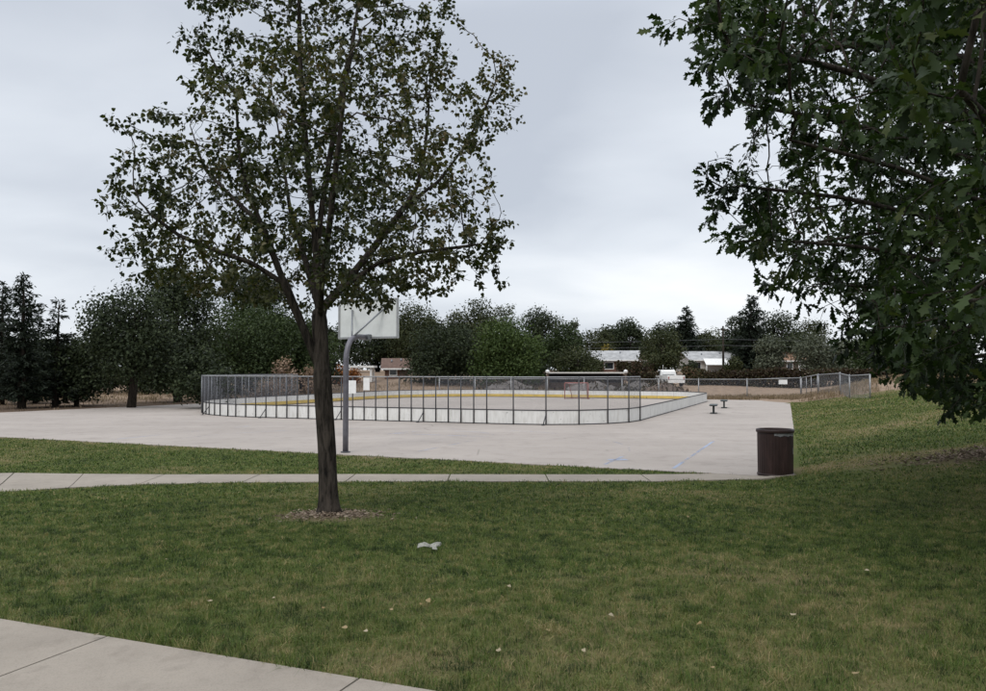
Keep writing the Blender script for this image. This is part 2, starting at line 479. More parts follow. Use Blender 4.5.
# painted court lines
class Lines:
    def __init__(s): s.V = []; s.F = []; s.W = []
    def line(s, pts, w, wear):
        P = [np.array(xy(*p)) for p in pts]
        for a, b in zip(P[:-1], P[1:]):
            t = (b - a) / np.linalg.norm(b - a); n = np.array([-t[1], t[0]]) * w / 2
            o = len(s.V)
            s.V += [(*(a + n), .016), (*(a - n), .016), (*(b - n), .016), (*(b + n), .016)]; s.W += [wear] * 4
            s.F.append((o, o + 1, o + 2, o + 3))
L = Lines()
def arcp(c, r, a0, a1, n=24): return [(c[0] + r * math.cos(math.radians(a0 + (a1 - a0) * i / n)), c[1] + r * math.sin(math.radians(a0 + (a1 - a0) * i / n))) for i in range(n + 1)]
def dash(a, b, n=10): return [tuple(np.array(a) * (1 - i / n) + np.array(b) * i / n) for i in range(n + 1)]
L.line(dash((-3.0, 18.1), (-3.0, 25.6)), 0.08, 0.12)
L.line(dash((-20.6, 19.0), (-20.6, 25.6)), 0.07, 0.02)
hu = -11.8
L.line(dash((hu - 1.83, 19.0), (hu - 1.83, 24.4)), 0.06, -0.02); L.line(dash((hu + 1.83, 19.0), (hu + 1.83, 24.4)), 0.06, 0.02)
L.line(dash((hu - 1.8, 24.45), (hu + 1.8, 24.45)), 0.08, 0.12)
L.line(arcp((hu, 24.45), 1.8, 4, 176), 0.06, 0.0)
L.line(arcp((hu, 20.2), 7.2, 0, 180, 40), 0.06, 0.0)
L.line(dash((hu + 7.2, 18.3), (hu + 7.2, 20.1)), 0.08, 0.15)
L.line([(-4.75, 19.25), (-4.35, 19.5)], 0.28, 0.3)
tag(link('court_markings', mesh_np('court_markings', np.array(L.V), np.array(L.F), {'wear': L.W}), M['paint']), kind='structure')

# ------------------------------------------------------------------ grass blades
def blades(cx, cy, cz, h, w, lean=0.5):
    n = len(cx)
    a = RNG.uniform(0, 2 * PI, n); la = RNG.uniform(0, 2 * PI, n); ln = np.abs(RNG.normal(0, lean, n)) * h
    dx, dy = np.cos(a) * w / 2, np.sin(a) * w / 2
    lx, ly = np.cos(la) * ln, np.sin(la) * ln
    V = np.empty((n, 5, 3), np.float32)
    base = np.stack([cx, cy, cz - 0.01], -1)
    V[:, 0] = base + np.stack([-dx, -dy, 0 * dx], -1); V[:, 1] = base + np.stack([dx, dy, 0 * dx], -1)
    mid = np.stack([cx + lx * .35, cy + ly * .35, cz + h * .6], -1)
    V[:, 2] = mid + np.stack([dx * .75, dy * .75, 0 * dx], -1); V[:, 3] = mid + np.stack([-dx * .75, -dy * .75, 0 * dx], -1)
    V[:, 4] = np.stack([cx + lx, cy + ly, cz + h * np.clip(1.05 - ln / h * .35, .5, 1)], -1)
    o = np.arange(n)[:, None] * 5
    Q = np.concatenate([o + 0, o + 1, o + 2, o + 3], 1); T = np.concatenate([o + 3, o + 2, o + 4], 1)
    return V.reshape(-1, 3), Q, T
def ground_z(x, y):
    return terrain(x, y) + (fbm2(x, y, 1.3, 5) - 0.5) * 0.05 + (fbm2(x, y, 4.2, 6, 2) - 0.5) * 0.035
GV, GQ, GT, GA, go = [], [], [], [], 0
def grass_band(x0, x1, y0, y1, dens, w, hmin, hmax, frustum=True):
    global go
    n = int((x1 - x0) * (y1 - y0) * dens)
    x = RNG.uniform(x0, x1, n); y = RNG.uniform(y0, y1, n)
    keep = lawn_mask(x, y)
    if frustum: keep &= np.abs(x) < 0.66 * y + 3.4
    u, v = uv(x, y)
    edge = 0.09 * (fbm2(x, y, 6, 70) - 0.55)
    keep &= ((v > 3.64 + edge) | (v < 1.75 - edge)) & ~inpoly(x, y + edge, PATH_POLY) & (y < near_line(x) - 0.02 + edge * 2) | (keep & (x > right_edge(y) + 0.03 + edge * 3) & (y > 16.2))
    r = np.sqrt(((x - TREE.x) / 1.15) ** 2 + (y - TREE.y) ** 2)
    keep &= RNG.uniform(0, 1, n) < np.clip((r - 0.30) / 0.55, 0.06, 1)
    rm = np.exp(-(((x - 10.6) / 1.6) ** 2 + ((y - 16.0) / 0.8) ** 2))
    keep &= RNG.uniform(0, 1, n) > rm * 0.95
    dr = dryness(x, y)
    keep &= RNG.uniform(0, 1, n) > dr * 0.45
    x, y, dr = x[keep], y[keep], dr[keep]
    n = len(x); z = ground_z(x, y)
    tall = 0.45 + 1.1 * fbm2(x, y, 3.2, 77)
    tuft = fbm2(x, y, 13.0, 78, 2)
    h = RNG.uniform(hmin, hmax, n) * tall * (0.25 + 1.6 * tuft)
    V, Q, T = blades(x, y, z, h, w * RNG.uniform(.7, 1.3, n), 1.5)
    tn = np.clip(RNG.normal(0.30, 0.17, n) + (fbm2(x, y, 0.9, 50) - .5) * 0.40 + (fbm2(x, y, 3.4, 51, 2) - .5) * 0.5 + (fbm2(x, y, 13.0, 52, 2) - .5) * 1.5 + dr * 0.30 + (RNG.uniform(0, 1, n) < 0.05) * .4, 0, 1)
    GV.append(V); GQ.append(Q + go); GT.append(T + go); GA.append(np.repeat(tn, 5)); go += len(V)
grass_band(-6, 6, .2, 3.2, 4500, .0032, .020, .048)
grass_band(-8, 8, 3.2, 6.2, 8500, .0030, .020, .048)
grass_band(-10, 10, 6.2, 9.5, 4200, .0042, .020, .048)
grass_band(-13, 13, 9.5, 13, 2000, .0065, .020, .048)
grass_band(-16, 14, 13, 18, 1000, .010, .022, .05)
grass_band(-19, 6, 18, 28, 480, .014, .026, .055)
grass_band(6, 24, 18, 34, 280, .019, .03, .065)
grass_band(10, 34, 34, 60, 120, .032, .035, .08)
gme = mesh_np('lawn_grass', np.concatenate(GV), [np.concatenate(GQ), np.concatenate(GT)], {'tint': np.concatenate(GA)})
tag(link('lawn_grass', gme, M['grass']), 'short mown green lawn with dry yellow patches', 'grass', kind='stuff')

# dry grass and weeds on the dirt beyond the court and along its far edge
def dry_band(n, fx, hmin, hmax, w):
    x, y = fx(n); z = terrain(x, y)
    return blades(x, y, z, RNG.uniform(hmin, hmax, n), w * RNG.uniform(.6, 1.4, n), 0.5)
DV, DQ, DT, DA, do_ = [], [], [], [], 0
def add_dry(x, y, hmin, hmax, w, t0=0.2, t1=0.9):
    global do_
    keep = ~inpoly(x, y, COURT) & ~lawn_mask(x, y)
    keep &= fbm2(x, y, 0.5, 61) > 0.42
    x, y = x[keep], y[keep]; n = len(x)
    V, Q, T = blades(x, y, terrain(x, y) - .02, RNG.uniform(hmin, hmax, n), w * RNG.uniform(.6, 1.4, n), .5)
    DV.append(V); DQ.append(Q + do_); DT.append(T + do_); DA.append(np.repeat(RNG.uniform(t0, t1, n), 5)); do_ += len(V)
add_dry(RNG.uniform(20, 36, 16000), RNG.uniform(50, 66, 16000), .12, .45, .04)
add_dry(RNG.uniform(10, 26, 9000), RNG.uniform(57, 66, 9000), .1, .35, .04, 0, .7)
add_dry(RNG.uniform(-48, 12, 16000), RNG.uniform(58, 84, 16000), .1, .4, .05)
add_dry(RNG.uniform(-50, -16, 4000), RNG.uniform(36, 62, 4000), .08, .3, .04, 0, .6)
tag(link('dry_weeds', mesh_np('dry_weeds', np.concatenate(DV), [np.concatenate(DQ), np.concatenate(DT)], {'tint': np.concatenate(DA)}), M['drygrass']), 'tan dry weeds on the bare dirt beyond the court', 'weeds', kind='stuff')

# ------------------------------------------------------------------ leaves
def frames(direction, normal):
    d = direction / np.linalg.norm(direction, axis=1, keepdims=True)
    n = normal - d * np.sum(normal * d, 1, keepdims=True)
    n = n / np.maximum(np.linalg.norm(n, axis=1, keepdims=True), 1e-6)
    return np.cross(d, n), d, n
def leaf_mesh(name, C, D, Nn, S, tv, tf, tint):
    """template tv (k,3): x across, y along, z up; tf faces (m,q) or list"""
    X, Y, Z = frames(D, Nn)
    k = len(tv); n = len(C)
    V = C[:, None] + S[:, None, None] * (tv[None, :, 0, None] * X[:, None] + tv[None, :, 1, None] * Y[:, None] + tv[None, :, 2, None] * Z[:, None])
    tfs = tf if isinstance(tf, list) else [tf]
    Fs = [(np.arange(n)[:, None, None] * k + f[None]).reshape(-1, f.shape[1]) for f in tfs]
    return mesh_np(name, V.reshape(-1, 3), Fs, {'tint': np.repeat(tint, k)})
def side_leaf(edge, fold=0.22, curl=0.12):
    """edge: list of (half width, y) from base to tip"""
    k = len(edge); tv = []
    for w, y in edge: tv.append((0, y, -curl * (y - .3) ** 2))
    for w, y in edge: tv.append((w, y + 0.0, fold * w - curl * (y - .3) ** 2))
    for w, y in edge: tv.append((-w, y + 0.0, fold * w - curl * (y - .3) ** 2))
    f = []
    for i in range(k - 1):
        f.append((i, k + i, k + i + 1, i + 1)); f.append((i + 1, 2 * k + i + 1, 2 * k + i, i))
    return np.array(tv), np.array(f)
HEART = side_leaf([(0.02, 0), (.34, .10), (.44, .32), (.33, .60), (.13, .85), (0.01, 1.0)])
def oak_leaf():
    # lobed edge: the tips lean forward of their sinuses
    pts = [(.03, 0, 0), (.17, .17, .22), (.10, .29, .31), (.285, .38, .49), (.125, .50, .52), (.27, .64, .77), (.10, .78, .81), (.005, .96, 1.0)]
    k = len(pts); tv = []
    cz = lambda y: -0.34 * (y - .35) ** 2
    for w, m_, e in pts: tv.append((0, m_, cz(m_)))
    for w, m_, e in pts: tv.append((w, e, .18 * w + cz(e)))
    for w, m_, e in pts: tv.append((-w, e, .18 * w + cz(e)))
    f = []
    for i in range(k - 1):
        f.append((i, k + i, k + i + 1, i + 1)); f.append((i + 1, 2 * k + i + 1, 2 * k + i, i))
    return np.array(tv), np.array(f)
OAK = oak_leaf()
RHOMB = (np.array([(0, 0, 0), (.34, .45, .08), (0, 1, 0), (-.34, .45, .08)]), np.array([(0, 1, 2, 3)]))
NEEDLE = (np.array([(-.07, 0, 0), (.07, 0, 0), (.16, .5, 0), (0, 1, 0), (-.16, .5, 0)]), np.array([(0, 1, 2, 3, 4)]))

# ------------------------------------------------------------------ branching trees
def colonize(P0, par0, attrs_, step, kill, iters, jit=0.15, up=0.05, maxn=9000):
    cap = maxn + len(P0) + 2000
    P = np.zeros((cap, 3)); par = np.full(cap, -1, int); kids = np.zeros(cap, int)
    n = len(P0); P[:n] = P0; par[:n] = par0
    A = attrs_.copy()
    near = np.zeros(len(A), int); nd = np.full(len(A), 1e9)
    def upd(lo, hi):
        nonlocal near, nd
        for s in range(lo, hi, 256):
            e = min(hi, s + 256)
            d = np.linalg.norm(A[:, None] - P[None, s:e], axis=2)
            j = d.argmin(1); m = d[np.arange(len(A)), j]
            b = m < nd; nd[b] = m[b]; near[b] = s + j[b]
    upd(0, n)
    for it in range(iters):
        keep = nd > kill
        A, near, nd = A[keep], near[keep], nd[keep]
        if not len(A) or n > maxn: break
        dirs = A - P[near]; dirs /= np.linalg.norm(dirs, axis=1, keepdims=True)
        S = np.zeros((n, 3)); np.add.at(S, near, dirs)
        act = np.unique(near); act = act[kids[act] < 4]
        if not len(act): break
        g = S[act]; g /= np.maximum(np.linalg.norm(g, axis=1, keepdims=True), 1e-6)
        g += RNG.normal(0, jit, g.shape); g[:, 2] += up
        g /= np.linalg.norm(g, axis=1, keepdims=True)
        new = P[act] + g * step
        m = len(new); P[n:n + m] = new; par[n:n + m] = act; kids[act] += 1
        upd(n, n + m); n += m
    return P[:n], par[:n]

def branch_mesh(mb, P, par, r, cut=0.0, flare=None):
    n = len(P); ch = [[] for _ in range(n)]
    for i in range(n):
        if par[i] >= 0: ch[par[i]].append(i)
    roots = [i for i in range(n) if par[i] < 0]
    stack = [(rt, None) for rt in roots]
    while stack:
        i, prev = stack.pop()
        chain = [prev, i] if prev is not None else [i]
        while ch[i]:
            k = sorted(ch[i], key=lambda q: -r[q])
            for q in k[1:]: stack.append((q, i))
            i = k[0]; chain.append(i)
        if len(chain) < 2: continue
        rr = [r[q] for q in chain]
        if prev is not None: rr[0] = rr[1] if len(rr) > 1 else rr[0]
        if flare and prev is None: rr = flare(P[chain], rr)
        rr[-1] *= 0.5
        mx = max(rr)
        mb.tube([P[q] for q in chain], rr, 14 if mx > .06 else 7 if mx > .02 else 4 if mx > .008 else 3, caps=mx > .03)
def tipcount(par):
    n = len(par); c = np.zeros(n); has = np.zeros(n, bool); has[par[par >= 0]] = True
    c[~has] = 1
    for i in range(n - 1, -1, -1):
        if par[i] >= 0: c[par[i]] += c[i]
    return c

def limbs_to_nodes(limbs, step):
    """limbs: lists of points; each limb after the first starts on the nearest existing node"""
    P, par = [], []
    for li, L_ in enumerate(limbs):
        n = max(2, int(sum((Vector(a) - Vector(b)).length for a, b in zip(L_[:-1], L_[1:])) / step))
        R = resample([tuple(p) for p in L_], n + 1)
        if li == 0: prev = -1; start = 0
        else:
            d = np.linalg.norm(np.array(P) - R[0], axis=1); prev = int(d.argmin()); start = 1
        for q in R[start:]:
            P.append(q); par.append(prev); prev = len(P) - 1
    return np.array(P), np.array(par)

# ---- the young tree in the middle of the lawn
D0 = TREE.y
def T(*pts): return [at(px, py, D0 + dd) for px, py, dd in pts]
limbs = [
    T((329, 515, 0), (327, 450, 0), (323, 390, 0), (320, 335, 0), (319, 305, 0), (316, 260, .05), (313, 220, .05), (309, 180, .0), (304, 120, -.1), (300, 60, -.1), (299, 0, -.1), (303, -50, 0)),
    T((321, 372, 0), (302, 325, -.1), (279, 270, -.3), (262, 225, -.4), (247, 190, -.5), (239, 150, -.5), (236, 95, -.6)),
    T((316, 262, .05), (322, 205, .1), (331, 150, .25), (339, 105, .3), (350, 60, .4), (358, 5, .5), (360, -45, .5)),
    T((319, 312, 0), (341, 288, .2), (368, 255, .4), (395, 220, .6), (417, 188, .7), (425, 150, .8), (429, 105, .9)),
    T((404, 207, .65), (440, 180, .9), (465, 146, 1.0), (485, 108, 1.0), (497, 78, .95)),
    T((338, 292, .2), (378, 263, 0), (420, 252, -.3), (460, 247, -.5), (480, 244, -.6)),
    T((285, 284, -.2), (252, 263, -.4), (220, 252, -.6), (180, 236, -.6), (150, 214, -.7)),
    T((320, 318, 0), (322, 280, -.6), (330, 220, -1.2), (338, 150, -1.5), (345, 90, -1.6)),
    T((319, 310, 0), (308, 270, .6), (290, 210, 1.2), (280, 140, 1.6), (270, 80, 1.7)),
    T((262, 225, -.4), (235, 200, .1), (205, 170, .5), (190, 125, .8)),
]
P0, par0 = limbs_to_nodes(limbs, 0.10)
prof_y = [-100, -60, 0, 30, 60, 80, 105, 130, 160, 205, 240, 270, 292, 304]
prof_l = [318, 268, 216, 203, 194, 200, 176, 150, 136, 122, 124, 132, 160, 240]
prof_r = [326, 372, 426, 448, 458, 470, 484, 496, 503, 514, 518, 496, 464, 396]
def front_attr(n):
    out = []
    while sum(len(o) for o in out) < n:
        py = RNG.uniform(-100, 306, 9000)
        z = EYE + (370 - py) * D0 / F
        l = np.interp(py, prof_y, prof_l); r_ = np.interp(py, prof_y, prof_r)
        ax = 322; ph = RNG.uniform(0, 2 * PI, 9000)
        c = np.cos(ph)
        R = np.where(c < 0, ax - l, r_ - ax) * D0 / F
        dep = ((r_ - l) / 2) * D0 / F * 0.95
        rad = RNG.uniform(0, 1, 9000) ** 0.40
        x = (ax - CX) * D0 / F + R * c * rad; y = D0 + dep * np.sin(ph) * rad
        p = np.stack([x, y, z], -1)
        nz = noise3(p * 1.25 + 31) * .6 + noise3(p * 2.9 + 7) * .4
        out.append(p[nz > np.where(rad > .75, .44, .43)])
    out = [np.concatenate(out)[:n]]
    # single shoots that stand out of the outline
    for px, py_, dd_, sd_, k in ((497, 72, .9, .16, 60), (505, 95, .95, .14, 50), (511, 115, .95, .12, 40), (443, 12, .5, .14, 40), (500, 230, -.5, .14, 50), (140, 150, -.4, .16, 50), (198, 45, -.6, .16, 50), (122, 205, -.7, .16, 50), (128, 255, -.6, .16, 40), (215, 5, -.4, .16, 50), (488, 262, -.5, .14, 40)):
        c_ = np.array(at(px, py_, D0 + dd_)); out.append(c_ + RNG.normal(0, sd_, (k, 3)))
    return np.concatenate(out)
Pn, parn = colonize(P0, par0, front_attr(5200), 0.10, 0.135, 120, 0.18, 0.04, 12000)
tc = tipcount(parn)
p_ = math.log(.118 / .0026) / math.log(tc[0])
rad = .0026 * tc ** p_
def flare(pts, rr):
    z0 = pts[0][2]
    return [r * (1 + 0.55 * math.exp(-(p[2] - z0) / 0.14)) for p, r in zip(pts, rr)]
t = thing('shade_tree', (TREE.x, TREE.y, tz(TREE.x, TREE.y)), 'young shade tree with reddish green crown standing in the mulch ring on the lawn', 'tree')
org = t.location.copy()
mb = MB(); branch_mesh(mb, Pn, parn, rad, flare=flare); mb.build('trunk', M['bark'], t, org)
def leaf_cloud(P, par, tc, maxtip, total, spread, size, droop=.5, keepf=None):
    ok = np.where(tc <= maxtip)[0]
    w = 1.0 / np.sqrt(tc[ok]); w /= w.sum()
    j = RNG.choice(ok, total, p=w)
    pp = np.where(par[j] >= 0, par[j], j)
    tt = RNG.uniform(0, 1, (total, 1))
    base = P[pp] * (1 - tt) + P[j] * tt
    bd = P[j] - P[pp]; bd /= np.maximum(np.linalg.norm(bd, axis=1, keepdims=True), 1e-6)
    d = bd * .6 + RNG.normal(0, .7, (total, 3)); d[:, 2] -= droop * .6
    d /= np.linalg.norm(d, axis=1, keepdims=True)
    C = base + d * RNG.uniform(.1, 1, (total, 1)) * spread
    nn = RNG.normal(0, .55, (total, 3)); nn[:, 2] += 0.8
    dd = d + RNG.normal(0, .35, (total, 3)); dd[:, 2] -= droop * .5
    S = size * RNG.uniform(.6, 1.2, total)
    return C, dd, nn, S
C, dd, nn, S = leaf_cloud(Pn, parn, tc, 5, 41000, .088, .057, .7)
kp = noise3(C * 2.6 + 77) * .6 + noise3(C * 5.5 + 3) * .4 > .385
C, dd, nn, S = C[kp], dd[kp], nn[kp], S[kp]
clump = noise3(C * 1.1 + 5)
tint = np.clip(RNG.normal(.33, .18, len(C)) + (clump - .5) * .8, 0, 1)
link('crown', leaf_mesh('crown', C - np.array(org), dd, nn, S, HEART[0], HEART[1], tint), M['leaf_front'], t)

# mulch round its foot
n = 1100
a = RNG.uniform(0, 2 * PI, n); rr = np.abs(RNG.normal(0, .23, n)) + .11
x = TREE.x + np.cos(a) * rr * 1.3; y = TREE.y + np.sin(a) * rr * .95 - .05
C = np.stack([x, y, ground_z(x, y) + RNG.uniform(.004, .035, n)], -1)
dd = RNG.normal(0, 1, (n, 3)); dd[:, 2] *= .25; nn = RNG.normal(0, .3, (n, 3)); nn[:, 2] += 1
chipt = (np.array([(-.2, 0, 0), (.2, 0, 0), (.24, 1, .02), (-.15, 1, .02), (-.2, 0, .1), (.2, 0, .1), (.24, 1, .12), (-.15, 1, .12)]), np.array([(0, 3, 2, 1), (4, 5, 6, 7), (0, 1, 5, 4), (1, 2, 6, 5), (2, 3, 7, 6), (3, 0, 4, 7)]))
M['chips'] = leafmat('mulch_chips', [(0.08, 0.058, 0.042), (0.17, 0.128, 0.095), (0.26, 0.205, 0.155), (0.34, 0.28, 0.22)], 0.02, .9, .1)
tag(link('mulch', leaf_mesh('mulch', C, dd, nn, RNG.uniform(.02, .055, n), *chipt, RNG.uniform(0, 1, n)), M['chips']), 'ring of pale wood chip mulch round the foot of the shade tree', 'mulch', kind='stuff')

n = 2200
x = 10.6 + RNG.normal(0, 1.15, n); y = 16.0 + RNG.normal(0, .55, n)
C = np.stack([x, y, ground_z(x, y) + RNG.uniform(.0, .04, n)], -1)
dd = RNG.normal(0, 1, (n, 3)); dd[:, 2] *= .3; nn = RNG.normal(0, .35, (n, 3)); nn[:, 2] += 1
tag(link('bark_litter', leaf_mesh('bark_litter', C, dd, nn, RNG.uniform(.03, .10, n), *chipt, RNG.uniform(0, .8, n)), M['chips']), 'brown bark litter on the bank under the oak boughs', 'bark litter', kind='stuff')

# ---- the big oak whose boughs hang in from the right
OX, OY = 7.6, 9.8
OZ = tz(OX, OY)
sil = [(660, -400), (680, -60), (696, 10), (690, 48), (712, 66), (732, 94), (752, 116), (758, 150), (736, 172), (720, 188), (738, 206), (746, 226), (746, 238), (766, 258), (800, 276), (812, 286), (846, 296), (872, 336), (884, 362), (902, 384), (900, 396), (930, 402), (958, 416), (1010, 422), (1300, 426), (1500, -400)]
def oak_attr(n):
    out = []; tot = 0
    while tot < n:
        q = RNG.uniform(-1, 1, (24000, 3))
        q = q[(np.abs(q) ** 3.2).sum(1) < 1]
        p = q * np.array([7.0, 7.6, 6.0]) + np.array([OX, OY, 5.9])
        px, py = proj(p)
        inside = inpoly(px, py, sil)
        near_ok = np.linalg.norm(p - np.array([0, 0, EYE]), axis=1) > 2.6
        low = p[:, 2] > 1.0 + 1.2 * sstep(-p[:, 1], -9, -5)
        nz = noise3(p * .85 + 3) * .6 + noise3(p * 1.9 + 40) * .4
        edge = (px < 850) & (py < 330)
        k = inside & near_ok & low & (nz > np.where(edge, np.where(px < 790, .50, .46), .25))
        # whole boughs hang near the camera only at the right
        k &= ~((p[:, 1] < 5.5) & (px < 880) & (p[:, 1] > 0))
        out.append(p[k]); tot += k.sum()
    out = [np.concatenate(out)[:n]]
    for px_, py_, d_, sd_, k_ in ((696, 40, 7.6, .24, 150), (705, 70, 7.6, .24, 130), (700, 12, 7.4, .28, 150), (735, 90, 8, .28, 150), (738, 128, 8.2, .22, 90), (694, 180, 8.4, .20, 90), (712, 186, 8.4, .24, 110), (738, 192, 8.5, .3, 140), (712, 232, 9, .26, 80), (762, 205, 8.6, .3, 150), (742, 236, 9, .18, 90), (765, 252, 9.1, .24, 130), (795, 280, 9.6, .28, 140), (812, 292, 9.8, .22, 100), (790, 160, 8.4, .32, 150), (770, 60, 7.8, .34, 170), (740, 30, 7.4, .3, 150), (830, 320, 10, .3, 150)):
        out.append(np.array(at(px_ + 24, py_, d_)) + RNG.normal(0, sd_ * .62, (k_, 3)))
    return np.concatenate(out)
base = Vector((OX, OY, OZ - .05))
def O(*pts): return [Vector(p) for p in pts]
lim = [O(base, (OX - .05, OY, 1.6), (OX, OY + .1, 3.2), (OX + .15, OY, 5.5), (OX + .1, OY + .2, 8), (OX, OY, 10.6))]
for k in range(11):
    a = k * 2.399 + .5; z0 = 2.0 + k * .55; ln = 5.6 - .18 * k
    for _ in range(12):
        e = Vector((OX + math.cos(a) * ln, OY + math.sin(a) * ln, z0 + 1.2 + .12 * k)); s0 = Vector((OX, OY, z0))
        qx, qy = proj(np.array(e)); 
        if e.y < 1 or inpoly(np.array([qx - 25]), np.array([qy]), sil)[0]: break
        ln *= .9
    lim.append([s0, s0.lerp(e, .35) + Vector((0, 0, .5)), s0.lerp(e, .7) + Vector((0, 0, .55)), e])
for px, py, d in ((742, 186, 8.4), (728, 42, 7.5), (770, 240, 9.2), (748, 105, 8.0), (815, 284, 10), (790, 140, 7.0), (880, 380, 11.5), (960, 90, 4.6), (960, 300, 4.2)):
    e = at(px, py, d); s0 = Vector((OX, OY, max(2.2, e.z - 1.0)))
    lim.append([s0, s0.lerp(e, .4) + Vector((0, 0, .3)), s0.lerp(e, .75) + Vector((0, 0, .2)), e])
P0, par0 = limbs_to_nodes(lim, .3)
Po, paro = colonize(P0, par0, oak_attr(9500), .2, .25, 80, .18, .02, 16000)
tco = tipcount(paro); p_ = math.log(.27 / .005) / math.log(tco[0]); ro = .005 * tco ** p_
t = thing('oak_tree', base, 'large dark oak with lobed leaves, its boughs hanging in along the right edge', 'tree')
mb = MB(); branch_mesh(mb, Po, paro, ro, flare=flare); mb.build('trunk', M['bark'], t, base)
C, dd, nn, S = leaf_cloud(Po, paro, tco, 6, 150000, .14, .135, .55)
S *= np.where(RNG.uniform(0, 1, len(S)) < .3, .62, 1.0)
px, py = proj(C)
keep = (np.linalg.norm(C - np.array([0, 0, EYE]), axis=1) > 2.5)
shown = (px < 1080) & (py > -120) & (C[:, 1] > 1)
keep &= shown | ((RNG.uniform(0, 1, len(C)) < .22) & (C[:, 1] > .5))
print('oak leaves', keep.sum(), 'in view', (shown & keep).sum(), 'nodes', len(Po))
C, dd, nn, S = C[keep], dd[keep], nn[keep], S[keep]
px, py = proj(C)
gaps = (noise3(C * 1.7 + 15) * .6 + noise3(C * 3.6) * .4)
kp = ~((px < 870) & (py < 320) & (gaps < .45))
C, dd, nn, S = C[kp], dd[kp], nn[kp], S[kp]
tint = np.clip(RNG.normal(.36, .2, len(C)) + (noise3(C * 1.2 + 9) - .5) * .8, 0, 1)
link('crown', leaf_mesh('crown', C - np.array(base), dd, nn, S, OAK[0], OAK[1], tint), M['leaf_oak'], t)

# ------------------------------------------------------------------ farther trees
def crown_round(w, h, leaf, lai, lumps, loose, bottom=0.0, skirt=False):
    """leaf centres in clumps through an uneven ellipsoid; z from 0 to h"""
    K = lumps
    q = RNG.normal(0, 1, (K, 3)); q /= np.linalg.norm(q, axis=1, keepdims=True)
    q *= RNG.uniform(.35, 1, (K, 1)) ** .5
    ctr = q * np.array([w * .38, w * .38, h * .38]) + np.array([0, 0, h * .5])
    if skirt:
        k2 = int(K * .55); a = RNG.uniform(0, 2 * PI, k2); rr = RNG.uniform(0, 1, k2) ** .5 * w * .40
        ctr = np.concatenate([ctr, np.stack([np.cos(a) * rr, np.sin(a) * rr, RNG.uniform(.08, .42, k2) * h], -1)]); K += k2
    cr = RNG.uniform(.09, .25, K) * min(w, h) * (1.1 - .2 * loose)
    n = int(min(26000, 1.9 * (1.35 if skirt else 1) * lai * w * h * .75 / (leaf * leaf * .34)))
    j = RNG.choice(K, n, p=cr ** 2 / (cr ** 2).sum())
    d = RNG.normal(0, 1, (n, 3)); d /= np.linalg.norm(d, axis=1, keepdims=True)
    C = ctr[j] + d * (cr[j, None] * RNG.uniform(.25, 1 + .35 * loose, (n, 1)) ** .6) * np.array([1.1, 1.1, .8])
    C = C + RNG.normal(0, .022 * w * loose + .02, (n, 3))
    C[:, 2] = np.maximum(C[:, 2], bottom * h + RNG.uniform(0, .2, n))
    nn = d * .8 + RNG.normal(0, .5, (n, 3)); nn[:, 2] += .5
    dd = RNG.normal(0, 1, (n, 3)); dd[:, 2] -= .3
    tint = np.clip(RNG.normal(.42, .18, n) + (RNG.uniform(-.28, .28, K))[j], 0, 1)
    return C, dd, nn, leaf * RNG.uniform(.6, 1.25, n), tint, ctr
def crown_conifer(w, h, leaf, sparse=0.0, lean=0):
    C, D, tn, ctr = [], [], [], []
    levels = int(h / .28)
    for i in range(levels):
        t_ = (i + .5) / levels
        R = w / 2 * 1.12 * (1 - t_) ** .55 * (0.75 + .5 * RNG.uniform()) + .06
        nb = int(5 + 9 * (1 - t_))
        for b in range(nb):
            if RNG.uniform() < sparse: continue
            a = RNG.uniform(0, 2 * PI); Rb = R * RNG.uniform(.6, 1.12)
            m = max(8, int(Rb / leaf * 9)); s = RNG.uniform(.08, 1, m)
            z = t_ * h - .10 * Rb * s + .12 * Rb * s * s + RNG.uniform(-.05, .05)
            p = np.stack([np.cos(a) * Rb * s + lean * t_ * h, np.sin(a) * Rb * s, z], -1) + RNG.normal(0, leaf * .22, (m, 3))
            C.append(p); dv = np.tile([math.cos(a), math.sin(a), -.25], (m, 1)) + RNG.normal(0, .6, (m, 3)); D.append(dv)
            tn.append(np.clip(RNG.normal(.4, .2, m) + RNG.uniform(-.2, .2), 0, 1))
            if b == 0: ctr.append((np.cos(a) * Rb * .8 + lean * t_ * h, np.sin(a) * Rb * .8, t_ * h))
    C = np.concatenate(C); D = np.concatenate(D); n = len(C)
    nn = RNG.normal(0, .5, (n, 3)); nn[:, 2] += .8
    return C, D, nn, leaf * RNG.uniform(.7, 1.3, n), np.concatenate(tn), np.array(ctr)

